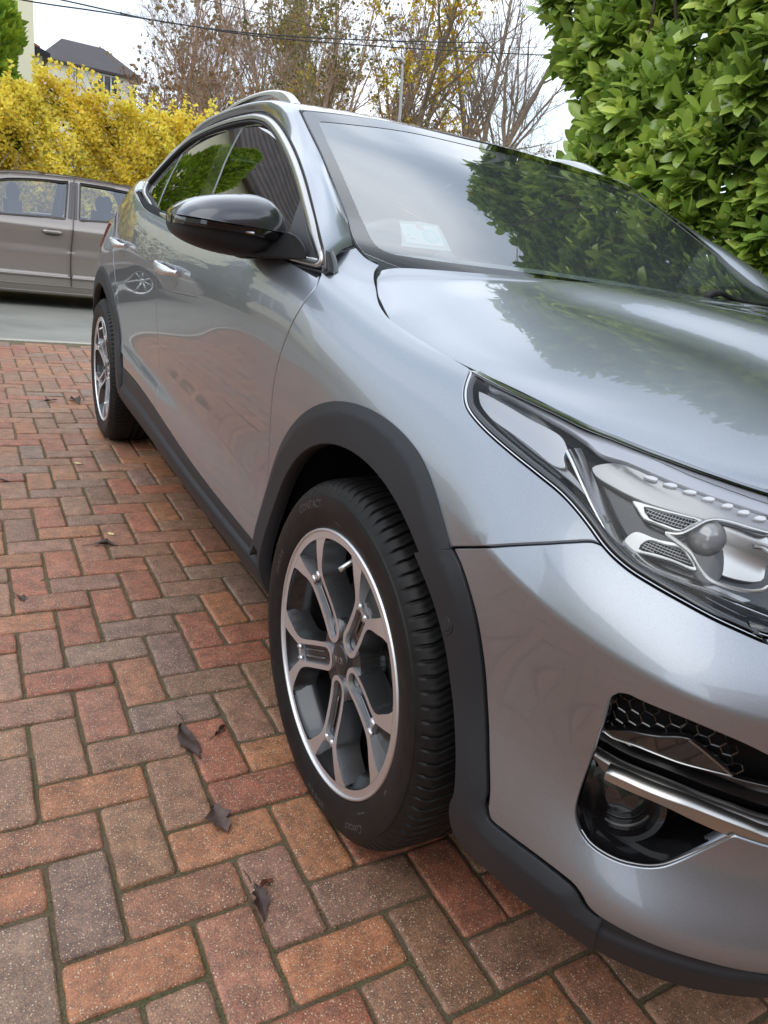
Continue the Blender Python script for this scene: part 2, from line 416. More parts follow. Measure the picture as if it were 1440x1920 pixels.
D['intake_top'] = [(-0.5729, 0.706), (-0.582, 0.7111), (-0.5916, 0.7119), (-0.6131, 0.7145), (-0.6428, 0.7162), (-0.6781, 0.7134), (-0.7022, 0.7089), (-0.7243, 0.702)]
D['hl_blade'] = [(-0.1703, 0.9507), (-0.1935, 0.9583), (-0.2427, 0.9603), (-0.3036, 0.9605), (-0.3403, 0.964), (-0.3643, 0.9625), (-0.3814, 0.95), (-0.3834, 0.9382), (-0.3939, 0.9248), (-0.3768, 0.9155), (-0.3414, 0.9179), (-0.2945, 0.921), (-0.2444, 0.9242), (-0.199, 0.9305)]
D['hl_shadow'] = [(-0.1962, 0.9266), (-0.2417, 0.9202), (-0.2921, 0.9171), (-0.3392, 0.914), (-0.3749, 0.9115), (-0.3944, 0.9205), (-0.4335, 0.9075), (-0.4173, 0.8931), (-0.3823, 0.8979), (-0.3382, 0.9), (-0.2679, 0.9094)]
D['hl_chrome'] = [(-0.3838, 0.9523), (-0.3969, 0.945), (-0.423, 0.9288), (-0.4475, 0.9131), (-0.4739, 0.8976), (-0.4977, 0.8838), (-0.5205, 0.8766), (-0.5461, 0.875), (-0.5804, 0.8783), (-0.6216, 0.8835), (-0.6624, 0.885), (-0.6996, 0.8845)]
D['hl_cavity'] = [(-0.401, 0.9101), (-0.4324, 0.9195), (-0.4789, 0.9303), (-0.5372, 0.9437), (-0.5903, 0.9508), (-0.6356, 0.9262), (-0.6386, 0.8805), (-0.5728, 0.8634), (-0.5258, 0.8585), (-0.4886, 0.8577), (-0.4586, 0.8698), (-0.4236, 0.8905)]
D['hl_hood'] = [(-0.4142, 0.9404), (-0.4252, 0.9579), (-0.4502, 0.9757), (-0.4823, 0.9839), (-0.5554, 0.9892), (-0.6375, 0.991), (-0.6928, 0.9892), (-0.6938, 0.9672), (-0.6448, 0.9641), (-0.5918, 0.9579), (-0.5423, 0.9519), (-0.4935, 0.9436), (-0.4556, 0.9373), (-0.4264, 0.9338)]
D['hl_led'] = [(-0.4976, 0.9865), (-0.5268, 0.9904), (-0.5572, 0.9923), (-0.588, 0.9924), (-0.6208, 0.9922), (-0.6491, 0.9913), (-0.6757, 0.9905)]
D['hl_cell1'] = [(-0.4892, 0.9411), (-0.502, 0.9461), (-0.5377, 0.9534), (-0.5675, 0.9579), (-0.5927, 0.9596), (-0.58, 0.9479), (-0.5683, 0.9356), (-0.5542, 0.9326), (-0.5327, 0.9307), (-0.5165, 0.9285), (-0.5014, 0.9358)]
D['hl_cell1i'] = [(-0.5096, 0.9422), (-0.5409, 0.95), (-0.5701, 0.9548), (-0.5856, 0.9559), (-0.5754, 0.9448), (-0.5674, 0.9388), (-0.5444, 0.936), (-0.5229, 0.9338)]
D['hl_cell2'] = [(-0.5062, 0.8815), (-0.51, 0.9004), (-0.518, 0.9087), (-0.5453, 0.9135), (-0.5745, 0.9217), (-0.5871, 0.917), (-0.6075, 0.8978), (-0.5743, 0.8938), (-0.5431, 0.8853), (-0.5238, 0.8779)]
D['hl_cell2i'] = [(-0.5285, 0.8859), (-0.532, 0.8998), (-0.5382, 0.9063), (-0.5581, 0.9108), (-0.5773, 0.9162), (-0.5891, 0.9101), (-0.6007, 0.9007), (-0.5736, 0.8976), (-0.5499, 0.8929)]
D['hl_ring'] = [(-0.5519, 0.9272), (-0.5702, 0.9345), (-0.5822, 0.9459), (-0.5943, 0.9583), (-0.6099, 0.9659), (-0.6356, 0.9697), (-0.6663, 0.9713), (-0.6916, 0.9729)]
D['hl_ring2'] = [(-0.5541, 0.9272), (-0.5752, 0.9233), (-0.5919, 0.9184), (-0.6089, 0.9054), (-0.6258, 0.8966), (-0.6457, 0.8966), (-0.6738, 0.9019), (-0.6916, 0.91), (-0.6983, 0.9171)]
D['hl_bowl'] = [(-0.6233, 0.9593), (-0.6538, 0.9633), (-0.699, 0.9632), (-0.7054, 0.9117), (-0.6942, 0.9027), (-0.6682, 0.8955), (-0.6411, 0.8922), (-0.6206, 0.8937), (-0.609, 0.9014), (-0.6245, 0.9243), (-0.6248, 0.943)]
D['hl_ball'] = [(-0.6015, 0.9275)]
D['hl_notch'] = [(-0.6732, 0.952), (-0.684, 0.9542), (-0.6952, 0.9532)]
D['hl_under'] = [(-0.5085, 0.8773), (-0.5407, 0.8756), (-0.5811, 0.8778), (-0.6358, 0.8822), (-0.6994, 0.8825)]
D['blade_hi'] = [(-0.5758, 0.5736), (-0.5993, 0.5774), (-0.6226, 0.5789), (-0.651, 0.5799), (-0.6788, 0.5793), (-0.717, 0.5735), (-0.7525, 0.5661), (-0.7856, 0.5577)]
D['blade_lo'] = [(-0.5742, 0.5594), (-0.5982, 0.5618), (-0.6257, 0.5644), (-0.6549, 0.5639), (-0.6848, 0.5581), (-0.7247, 0.5495), (-0.7611, 0.5417), (-0.7947, 0.5328)]
D['blade2_hi'] = [(-0.5485, 0.5734), (-0.564, 0.574), (-0.5858, 0.5746), (-0.6113, 0.5774), (-0.6401, 0.5798), (-0.6707, 0.5788), (-0.7012, 0.5751), (-0.742, 0.57), (-0.7936, 0.5602)]
D['blade2_lo'] = [(-0.5527, 0.5686), (-0.5696, 0.5557), (-0.5973, 0.5612), (-0.6231, 0.5627), (-0.6545, 0.5637), (-0.6853, 0.563), (-0.727, 0.5567), (-0.8022, 0.5388)]
D['wing_lo'] = [(-0.5537, 0.6217), (-0.5691, 0.6201), (-0.5984, 0.63), (-0.6272, 0.6336), (-0.6549, 0.6347), (-0.6813, 0.6369), (-0.7141, 0.6388)]
D['wing_hi'] = [(-0.5856, 0.6438), (-0.6212, 0.6586), (-0.6536, 0.6747), (-0.6726, 0.6653), (-0.7141, 0.6388)]
D['hex'] = [(-0.5706, 0.6589), (-0.5859, 0.6545), (-0.6156, 0.6711), (-0.5982, 0.6717), (-0.6322, 0.6713), (-0.563, 0.643)]
D['fog'] = [(-0.6007, 0.494)]
D['fog_hl'] = [(-0.6077, 0.4342), (-0.6338, 0.4737)]
D['sensor'] = [(-0.3125, 0.6065)]
D['door_front'] = [(0.3605, 1.0151), (0.3321, 0.9732), (0.343, 0.9279), (0.3605, 0.8866), (0.379, 0.8387), (0.3975, 0.7845), (0.412, 0.7321), (0.4211, 0.673), (0.4272, 0.6136), (0.4355, 0.5426), (0.4244, 0.4741)]
D['handleF'] = [(1.4652, 0.8816), (1.1987, 0.9015), (1.1946, 0.8488), (1.3277, 0.7969)]
D['handleR'] = [(2.3795, 0.8719), (2.052, 0.8948), (2.0474, 0.851), (2.239, 0.8105)]
D['split_top'] = [(1.4475, 0.9666), (1.4564, 0.9375), (1.4741, 0.8964), (1.502, 0.8437), (1.5343, 0.7681), (1.5686, 0.6316), (1.5213, 0.3939), (1.499, 0.3628)]
D['shut'] = [(0.2811, 1.0813), (0.2343, 1.0566), (0.1856, 1.0357), (0.1191, 1.0171), (0.0829, 1.0145), (0.0453, 1.0168), (-0.025, 1.0201), (-0.0927, 1.0139), (-0.1526, 1.0064)]
D['arch_out'] = [(-0.2915, 0.7104), (-0.3285, 0.6837), (-0.3585, 0.6472), (-0.3789, 0.5955), (-0.3975, 0.529), (-0.4179, 0.4723), (-0.439, 0.4195), (-0.4438, 0.3962)]
D['arch_in'] = [(-0.214, 0.6578), (-0.2454, 0.6404), (-0.2731, 0.6203), (-0.2939, 0.596), (-0.3135, 0.5635), (-0.3326, 0.5201), (-0.3546, 0.476), (-0.3798, 0.42), (-0.3897, 0.3744), (-0.3829, 0.3377), (-0.3828, 0.3094), (-0.3876, 0.2793), (-0.4015, 0.2643)]
D['lip_top'] = [(-0.4431, 0.395), (-0.4532, 0.3791), (-0.4831, 0.3829), (-0.5289, 0.3891), (-0.575, 0.3867), (-0.589, 0.3785), (-0.6019, 0.3617), (-0.6162, 0.3537), (-0.628, 0.3515), (-0.6583, 0.3455), (-0.6877, 0.3413), (-0.7457, 0.3386), (-0.826, 0.3083)]
D['lip_bot'] = [(-0.3976, 0.2574), (-0.471, 0.2768), (-0.5352, 0.2775), (-0.5848, 0.2707), (-0.6349, 0.255), (-0.6753, 0.2469), (-0.7405, 0.2385), (-0.8152, 0.2161), (-0.8936, 0.1649)]
D['fend_top'] = [(0.4037, 1.0358), (0.4148, 1.0533), (0.4214, 1.0768), (0.4194, 1.1108), (0.3991, 1.1121), (0.3773, 1.1143), (0.3611, 1.1195), (0.3426, 1.129), (0.331, 1.114), (0.3131, 1.0999), (0.2811, 1.0813)]
D['split'] = [(-0.2879, 0.7078), (-0.3423, 0.7454), (-0.3905, 0.7837), (-0.4298, 0.8177), (-0.4589, 0.8461), (-0.4819, 0.868), (-0.4944, 0.8726)]
D['fuel'] = [(0.2996, 0.843), (0.2467, 0.7928)]
D['mir_out'] = [(-0.1682, 1.0354), (-0.1674, 1.0468), (-0.1629, 1.0553), (-0.1454, 1.0701), (-0.1145, 1.0853), (-0.0803, 1.0947), (-0.0378, 1.1018), (-0.0017, 1.1047), (0.0251, 1.0988), (0.045, 1.0849), (0.0602, 1.0653), (0.0673, 1.0468), (0.0701, 1.03), (0.0698, 1.0176), (0.0605, 0.9966), (0.0286, 0.9819), (-0.0143, 0.9785), (-0.0513, 0.9798), (-0.0926, 0.9838), (-0.1304, 0.9929), (-0.1553, 1.0051), (-0.1658, 1.0187)]
D['mir_split'] = [(-0.1674, 1.0464), (-0.0953, 1.0438), (-0.0185, 1.042), (0.068, 1.0383)]
D['mir_split2'] = [(-0.1669, 1.0299), (-0.0947, 1.03), (-0.0332, 1.027), (0.0698, 1.0176)]
D['mir_arm'] = [(0.0164, 0.5611, 1.0326), (0.0414, 0.53, 1.0406), (0.0469, 0.49, 1.0419), (0.0501, 0.465, 1.04), (0.0538, 0.44, 1.0304), (0.0572, 0.42, 1.0173), (0.059, 0.415, 1.0089), (0.0595, 0.4175, 0.9963), (0.0526, 0.485, 0.9859), (0.0253, 0.56, 0.9813), (-0.0237, 0.5707, 0.976), (-0.0437, 0.575, 0.9843), (-0.0058, 0.5664, 1.0011)]

# ---------------------------------------------------------------- panels cut out of a surface
def cr(P, h=.012, close=False):
    """Catmull-Rom through the points, resampled about every h"""
    P = [np.array(p, float) for p in P]
    if len(P) == 2:
        n = max(1, int(np.linalg.norm(P[1]-P[0])/h)); return [P[0]+(P[1]-P[0])*i/n for i in range(n)]+[P[1]]
    Q = [P[-1]]+P+[P[0], P[1]] if close else [2*P[0]-P[1]]+P+[2*P[-1]-P[-2]]
    out = []
    for i in range(1, len(Q)-2):
        p0, p1, p2, p3 = Q[i-1:i+3]
        d1 = max(np.linalg.norm(p2-p1), 1e-9); d0 = max(np.linalg.norm(p1-p0), 1e-9); d2 = max(np.linalg.norm(p3-p2), 1e-9)
        m1 = (p2-p0)/(d0+d1)*d1; m2 = (p3-p1)/(d1+d2)*d1
        n = max(1, int(math.ceil(d1/h)))
        for j in range(n):
            s = j/n; a = 2*s**3-3*s**2+1; b = s**3-2*s**2+s; c = -2*s**3+3*s**2; d = s**3-s**2
            out.append(a*p1+b*m1+c*p2+d*m2)
    if not close: out.append(P[-1])
    return out
def join(*segs):
    o = []
    for s in segs:
        for p in s:
            p = np.array(p, float)
            if not o or np.linalg.norm(p-o[-1]) > 1e-4: o.append(p)
    if np.linalg.norm(o[0]-o[-1]) < 1e-4: o.pop()
    return np.array(o)
def ln(*P, h=.012):
    o = []
    for a, b in zip(P[:-1], P[1:]): o += cr([a, b], h)
    return o
def area(P): return .5*np.sum(P[:, 0]*np.roll(P[:, 1], -1)-np.roll(P[:, 0], -1)*P[:, 1])
def inset(P, d):
    """move a ccw polygon inwards by d"""
    a = P-np.roll(P, 1, 0); b = np.roll(P, -1, 0)-P
    a /= np.linalg.norm(a, axis=1)[:, None]+1e-12; b /= np.linalg.norm(b, axis=1)[:, None]+1e-12
    na = np.c_[-a[:, 1], a[:, 0]]; nb = np.c_[-b[:, 1], b[:, 0]]
    n = na+nb; l = np.linalg.norm(n, axis=1)[:, None]; n = n/(l+1e-9)
    c = np.clip((n*na).sum(1), .5, 1)[:, None]
    return P+n*d/c, n
def pip(P, X):
    x, y = X[:, 0], X[:, 1]; ins = np.zeros(len(X), bool); j = len(P)-1
    for i in range(len(P)):
        xi, yi = P[i]; xj, yj = P[j]
        c = ((yi > y) != (yj > y)) & (x < (xj-xi)*(y-yi)/(yj-yi+1e-30)+xi); ins ^= c; j = i
    return ins
def flip_x(V): V = np.array(V, float); V[:, 0] = 1.8-V[:, 0]; return V
def tri_poly(rings, inter):
    """constrained triangulation of polygon rings[0] minus rings[1:] with interior points"""
    vs = []; es = []
    for Rg in rings:
        k = len(vs); n = len(Rg); vs += [tuple(p) for p in Rg]; es += [(k+i, k+(i+1) % n) for i in range(n)]
    nb = len(vs); vs += [tuple(p) for p in inter]
    v, e, f, ov, oe, of = delaunay_2d_cdt([Vector(p) for p in vs], es, [], 0, 1e-6)
    v = np.array([list(p) for p in v]); f = np.array([list(q) for q in f])
    c = v[f].mean(1); k = pip(rings[0], c)
    for Rg in rings[1:]: k &= ~pip(Rg, c)
    mp = np.full(len(vs), -1)
    for i, o in enumerate(ov):
        for j in o: mp[j] = i
    return v, f[k], mp[:nb]
CEN = np.array([.9, 1.3, .45])
def panel_data(poly, S, off=0., thick=.012, gap=.0015, bev=.0016, h=.025, holes=(), cl=None):
    P = np.array(poly, float); clm = []
    for c_, sg in (cl or ()):
        P[np.abs(P[:, 0]-c_) < 2e-4, 0] = c_+sg*(gap+bev)
    if area(P) < 0: P = P[::-1]
    edge, _ = inset(P, gap); inn, nin = inset(P, gap+bev)
    skip = np.zeros(len(P), bool)
    for c_, sg in (cl or ()):
        k_ = np.abs(inn[:, 0]-c_) < 3e-4; inn[k_, 0] = c_; edge[k_, 0] = c_; skip |= k_
    outd = -nin
    rings = [inn]; outs = [outd]; edges = [edge]
    for H in holes:
        H = np.array(H, float)
        if area(H) > 0: H = H[::-1]
        e2, _ = inset(H, gap); i2, n2 = inset(H, gap+bev); rings.append(i2); outs.append(-n2); edges.append(e2)
    lo = inn.min(0); hi = inn.max(0)
    gx_, gy_ = np.meshgrid(np.arange(lo[0]+h/2, hi[0], h), np.arange(lo[1]+h/2, hi[1], h*.8), indexing='ij')
    gx_[:, ::2] += h/2*0
    G = np.c_[gx_.ravel(), gy_.ravel()]
    if len(G):
        k = pip(rings[0], G)
        for Rg in rings[1:]: k &= ~pip(Rg, G)
        G = G[k]
    if len(G):
        B = np.concatenate(rings)
        dm = np.full(len(G), 9.)
        for i in range(0, len(B), 200): dm = np.minimum(dm, np.sqrt(((G[:, None]-B[None, i:i+200])**2).sum(2)).min(1))
        G = G[dm > h*.4]
    v, f, mp = tri_poly(rings, G)
    offv = off if np.isscalar(off) else off(v)
    nS = lambda q: nrm(lambda a: S(a, off if np.isscalar(off) else off(a)), q)
    X = S(v, offv); N = nS(v)
    sgn = 1. if np.sum(N*(X-CEN)) > 0 else -1.
    if sgn < 0: N = -N
    # orient
    g = np.cross(X[f[:, 1]]-X[f[:, 0]], X[f[:, 2]]-X[f[:, 0]]); s = (g*N[f[:, 0]]).sum(1) < 0
    f[s] = f[s][:, ::-1]
    V = [X]; Ns = [N]; F = [list(q) for q in f]; nb = len(X); k0 = 0
    for ri, (Rg, od, ed) in enumerate(zip(rings, outs, edges)):
        n = len(Rg); ids = mp[k0:k0+n]; k0 += n
        oe = off if np.isscalar(off) else off(ed)
        Xe = S(ed, oe); Ne = nS(ed)*sgn
        e = 1e-3; O = S(ed+od*e, oe)-Xe; O -= Ne*(O*Ne).sum(1)[:, None]; O /= np.linalg.norm(O, axis=1)[:, None]+1e-12
        V += [Xe-Ne*bev, Xe-Ne*thick]; n1 = Ne*.55+O*.83; Ns += [n1, O]
        a = nb; b = nb+n; nb += 2*n
        for i in range(n):
            j = (i+1) % n
            if ri == 0 and skip[i] and skip[j]: continue
            F += [[ids[j], ids[i], a+i, a+j], [a+j, a+i, b+i, b+j]]
    V = np.concatenate(V); Ns = np.concatenate(Ns); F = [q for q in F if len(set(q)) > 2]
    # fix winding of the rim by normals
    F2 = []; zz_ = None
    for q in F:
        p = V[q]; g = np.cross(p[1]-p[0], p[2]-p[0])
        if len(q) == 4: g = np.cross(p[2]-p[0], p[3]-p[1])
        F2.append(q if g@Ns[q].sum(0) >= 0 else q[::-1])
    used = np.zeros(len(V), bool); used[[i for q in F2 for i in q]] = True; nid = np.cumsum(used)-1
    return V[used], [[int(nid[i]) for i in q] for q in F2], Ns[used]
def panel(name, poly, S, mt, parent, mirror=True, sym=False, lp=None, **k):
    if sym: k['cl'] = ((UC, -1), (UR, 1)) if S is S1 else ((1., 1),)
    V, F, N = panel_data(poly, S, **k)
    if sym:
        c_ = np.abs(V[:, 0]-.9) < 1.5e-3; V[c_, 0] = .9; N[c_, 0] = 0; N /= np.linalg.norm(N, axis=1)[:, None]+1e-12
        n0 = len(V); V2 = flip_x(V); N2 = N*[-1, 1, 1]; mp_ = np.where(c_, np.arange(n0), 0); k_ = np.cumsum(~c_)-1+n0; mp_ = np.where(c_, np.arange(n0), k_)
        F = F+[[int(mp_[i]) for i in q[::-1]] for q in F]; V = np.r_[V, V2[~c_]]; N = np.r_[N, N2[~c_]]
    o = mesh_obj(name, V, F, mt, parent, N=N)
    if mirror and not sym:
        o2 = mesh_obj(name, flip_x(V), [q[::-1] for q in F], mt, lp if lp is not None else parent, N=N*[-1, 1, 1])
        return o, o2
    return o, None
def both(mb, name, mats, parent, lp=None, smooth=True, ang=35, mirror=True):
    """links a mesh builder's shape and its mirror image on the other side of the car"""
    V = np.concatenate(mb.V); o = mesh_obj(name, V, mb.F, mats, parent, midx=mb.M, smooth=smooth)
    if smooth: autosmooth(o, ang)
    if not mirror: return o, None
    o2 = mesh_obj(name, flip_x(V), [q[::-1] for q in mb.F], mats, lp if lp is not None else parent, midx=mb.M, smooth=smooth)
    if smooth: autosmooth(o2, ang)
    return o, o2
def ribbon(mb, path, S, w, off, m=0, close=False, nsec=5, ww=None, base_off=None):
    """a raised moulding of width w following a path on a surface"""
    P = np.array(path, float); k = len(P)
    T = (np.roll(P, -1, 0)-np.roll(P, 1, 0)) if close else np.gradient(P, axis=0)
    T /= np.linalg.norm(T, axis=1)[:, None]+1e-12; n = np.c_[-T[:, 1], T[:, 0]]
    W = np.full(k, w) if ww is None else np.asarray(ww)
    bo = off-.012 if base_off is None else base_off
    rows = []
    for a in np.linspace(-1, 1, nsec):
        q = P+n*(W*a/2)[:, None]; rows.append(S(q, off-(off-bo)*.25*abs(a)**3))
    lo = S(P-n*(W/2)[:, None], bo); hi = S(P+n*(W/2)[:, None], bo)
    rows = [lo]+rows+[hi]; R_ = np.array(rows); V = R_.reshape(-1, 3); F = []
    for i in range(len(rows)-1):
        for j in range(k if close else k-1):
            j2 = (j+1) % k; F.append((i*k+j, i*k+j2, (i+1)*k+j2, (i+1)*k+j))
    # winding outward
    q = V[list(F[(len(rows)//2)*(k if close else k-1)])]; g = np.cross(q[1]-q[0], q[2]-q[0]); nn = nrm(S, P[:1])[0]
    if g@nn < 0: F = [f[::-1] for f in F]
    mb.add(V, F, m)

# ================================================================== the crossover
UC = float(_uk[0])       # u at the nose centre line
UR = float(_uk[-1])

car = empty('parked_car', (0.9, 1.3, 0), label='grey metallic crossover parked on the brick driveway beside the laurel hedge', cat='car')
for_children = car
def base_inv():
    return Matrix.Translation((-0.9, -1.3, 0))
def uvz(y, z):
    u = yu(y); vs = np.linspace(.2, 1.1, 200); zz = S1(np.c_[np.full(200, u), vs])[:, 2]
    return (u, float(np.interp(z, zz, vs)))
def arc(cy, r, a0, a1, n=60, cz=.33, taper=0.):
    o = []
    for a in np.linspace(R(a0), R(a1), n):
        q = r-taper*float(sm(np.array(math.degrees(a)), 108., 131.)); o.append(np.array(uvz(cy+q*math.cos(a), cz+q*math.sin(a))))
    return o
# --- inner dark shell behind the gaps
def arch_hole(cy): return arc(cy, .400, -12, 192, 50)
intake = join(cr(D['intake'], .008), cr([D['intake'][-1], (-.80, .545), (-.90, .548), (-.94, .575)], .01), cr([(-.94, .575), (-.95, .62), (-.93, .665)], .01), cr([(-.93, .665), (-.86, .685), (-.79, .695), D['intake_top'][-1]], .01), cr(D['intake_top'][::-1], .008))
hl_right = [(-.6945, .8596), (-.80, .862), (-.90, .872), (-.97, .89), (-1.0, .915), (-.99, .95), (-.93, 1.0), (-.85, 1.04), (-.77, 1.068), (-.6927, 1.078)]
hl_poly = join(cr(D['hl_low'], .008), cr(hl_right, .012), cr([(p[0], p[1]-.0045*min(1, i/2)) for i, p in enumerate(D['hl_top'])][::-1], .008))
bottom_v = .245
# front fender
door_f = cr([(.345, 1.004)]+[tuple(p) for p in [(.318, .972), (.327, .9306), (.347, .8888), (.369, .8402), (.393, .7852), (.4114, .7323), (.4213, .673), (.427, .6136), (.430, .5426), (.427, .4741)]]+[(.418, .41), (.405, .374)], .01)
split = cr([tuple(p) for p in D['split']], .01)
SHUT = [tuple(p) for p in D['fend_top'][7:]]+[tuple(p) for p in D['shut'][2:]]+[D['hl_top'][0]]
shut = cr(SHUT, .008)
hlA = D['hl_low'][:12]
_q = S1(np.array([D['split'][0]]))[0]; a_top = math.degrees(math.atan2(_q[2]-.33, _q[1])) 
arcF = arc(0, .455, a_top, 14, 60, taper=.014)
fender = join(door_f[1:-2], ln((.427, .44), tuple(arcF[-1])), arcF[::-1], [np.array(split[0])], split, cr(hlA[::-1], .008), shut[::-1], cr([tuple(p) for p in D['fend_top'][3:8]][::-1], .01), cr([tuple(p) for p in D['fend_top'][:4]][::-1], .01), ln(tuple(D['fend_top'][0]), (.345, 1.004)))
panel('front_fender', fender, S1, M['paint'], car, h=.022)
# bumper
hlB = D['hl_low'][11:]
AO = cr([tuple(p) for p in D['arch_out']], .008); AI = cr([tuple(p) for p in D['arch_in']], .008)
LT_ = cr([tuple(p) for p in D['lip_top'][:-1]]+[(-.84, .326), (-1.0, .318), (-1.2, .315), (UC, .315)], .009)
LB_ = cr([tuple(p) for p in D['lip_bot'][:-2]]+[(-.85, .236), (-1.0, .236), (UC, .235)], .012)
AO = [np.array(split[0])]+[p for p in AO if p[1] < split[0][1]-.006]
top_c = ln((-.696, .8596), (-.80, .862), (-.90, .872), (-.97, .89), (-1.0, .915), (-1.03, .90), (-1.06, .80), (UC, .79))
bumper = join(split, cr(hlB, .008), top_c, ln((UC, .79), (UC, .315)), LT_[::-1], AO[::-1])
panel('bumper', bumper, S1, M['paint'], car, h=.018, holes=[intake], thick=.02, sym=True)
# grille and lower mesh between
panel('grille', join(ln((-1.035, .905), (-1.02, .95), (-1.03, 1.0), (UC, 1.02), (UC, .79), (-1.06, .80), (-1.035, .905))), S1, M['black_gloss'], car, sym=True, off=-.012, h=.04)
# bumper lip (grey plastic apron)
kA = [i for i, p in enumerate(LT_) if p[0] < -.622][0]; kB = [i for i, p in enumerate(LB_) if p[0] < -.615][0]
apron = join(LT_[kA-1:], ln((UC, .315), (UC, .235)), LB_[kB-1:][::-1], ln(tuple(LB_[kB-1]), tuple(LT_[kA-1])))
panel('bumper_lip', apron, S1, M['cladding'], car, sym=True, off=lambda q: -.001+.009*sm(q[:, 1], .335, .31), h=.014)
# arch claddings
def pdist(q, L_):
    L_ = np.array(L_); q = np.atleast_2d(q); return np.sqrt(((q[:, None]-L_[None])**2).sum(2)).min(1)
def dens(L_): return cr([tuple(p) for p in L_], .0025)
def two_facet(outer, inner_fn):
    O_ = np.array(outer)
    def f(q):
        d = pdist(q, O_); return .002+.0085*np.clip(d/.022, 0, 1)**.9+.001*sm(d, .02, .03)-inner_fn(np.atleast_2d(q))
    return f
def arch_off(cy, outer, cz=.33):
    def inn_(q):
        X = S1(q, 0.); r = np.hypot(X[:, 1]-cy, X[:, 2]-cz); return 0*r
    return two_facet(outer, inn_)
DO = dens(AO[::2]); DO += dens(LT_[:kA][::2]); DI = np.array(dens(AI[::2]))
low_off = two_facet(DO, lambda q: 0*q[:, 0])
inn = lambda cy, a0, a1, n=50: arc(cy, .386, a0, a1, n)
OUTF = arc(0, .464, a_top+.3, 2, 80, taper=.017)
fo = arch_off(0, dens(OUTF[::3]))
upF = join(OUTF, ln(uvz(.452, .33), (.43, .375), (.405, .372), (.40, .30), (.395, .25)), ln((.395, .25), (.34, .25)), inn(0, -12, a_top-1.5, 60))
panel('wheel_arch_trim', upF, S1, M['cladding'], car, off=fo, h=.009, thick=.03)
# front lower part joined with the apron corner
fc = join(AO, LT_[:kA+1], ln(tuple(LT_[kA]), tuple(LB_[kB])), LB_[:kB+1][::-1], AI[::-1], ln(tuple(AI[0]), tuple(AO[0])))
panel('wheel_arch_trim', fc, S1, M['cladding'], car, off=low_off, h=.008, thick=.03)
# rear arch
fr_ = arch_off(2.65, dens(arc(2.65, .466, 178, 5, 30)))
rr_ = join(arc(2.65, .466, 178, 5, 70), ln(uvz(3.11, .30), uvz(3.02, .26)), inn(2.65, -8, 188, 60), ln(uvz(2.24, .25), (2.19, .25)))
panel('wheel_arch_trim', rr_, S1, M['cladding'], car, off=fr_, h=.014, thick=.03)
# sill
sill = join(cr([(.40, .366), (.8, .366), (1.5, .366), (2.0, .368), (2.17, .372)], .03), ln((2.17, .372), (2.19, .34), (2.20, .25)), ln((2.20, .25), (1.3, .245), (.40, .25), h=.03), ln((.40, .25), (.40, .366)))
panel('sill_cladding', sill, S1, M['cladding'], car, off=lambda q: -.004+.016*(1-sm(q[:, 1], .318, .330)), h=.013)
# doors
spl_ = cr([(1.50, .371), (1.515, .5), (1.525, .63), (1.52, .76), (1.503, .85), (1.475, .90), (1.452, .94), (1.435, .975), (1.425, 1.006)], .012)
fd = join(door_f, ln((.405, .371), (1.50, .371), h=.025), spl_, cr([(1.425, 1.006), (1.0, 1.0), (.6, .996), (.345, .996)], .025))
fdoor, fdoorL = panel('front_door', fd, S1, M['paint'], car, h=.025)
rdr = cr([(2.14, .371), (2.175, .44), (2.20, .52), (2.25, .63), (2.31, .74), (2.40, .86), (2.46, .95), (2.47, 1.01)], .012)
rd = join(spl_[::-1], [np.array((1.50, .371))], ln((1.50, .371), (2.14, .371), h=.025), rdr, cr([(2.47, 1.01), (2.3, 1.02), (2.0, 1.0), (1.7, 1.0), (1.425, 1.006)], .025))
rdoor, rdoorL = panel('rear_door', rd, S1, M['paint'], car, h=.025)
q_ = join(rdr[::-1][:-4], arc(2.65, .452, 160, 20, 50), ln(uvz(3.08, .40), (UR, .42), h=.05), ln((UR, .42), (UR, 1.06), h=.05), ln((UR, 1.06), (2.9, 1.07), (2.47, 1.06), (2.47, 1.01), h=.05))
panel('rear_quarter', q_, S1, M['paint'], car, sym=True, h=.035)
panel('rear_bumper', join(ln(uvz(3.10, .40), (UR, .42), (UR, .27), uvz(3.05, .27), uvz(3.10, .40), h=.05)), S1, M['cladding'], car, sym=True, off=.004, h=.04)
# dark shell behind every gap
sh = join(ln((2.14, .26), (.42, .26), h=.04), arc(0, .43, 10, 170, 50), ln((-.43, .30), (-.7, .28), (UC, .28), h=.03), ln((UC, .28), (UC, 1.0), h=.04), ln((UC, 1.0), (-.9, 1.02), (-.5, 1.03), (-.17, 1.0), (.1, 1.0), (.25, 1.05), (.36, 1.12), (.45, 1.05), (2.4, 1.02), (3.1, 1.0), h=.04), ln((3.1, 1.0), (3.2, .5), (3.12, .35), h=.04), arc(2.65, .43, 8, 172, 50))
V_, F_, N_ = panel_data(sh, S1, cl=((UC, -1),), off=-.014, thick=.004, h=.04, holes=[inset(intake if area(intake) > 0 else intake[::-1], -.004)[0], inset(hl_poly if area(hl_poly) > 0 else hl_poly[::-1], .006)[0]])
mesh_obj('inner_shell', np.r_[V_, flip_x(V_)], F_+[[i+len(V_) for i in q[::-1]] for q in F_], M['inner_dark'], car, N=np.r_[N_, N_*[-1, 1, 1]])
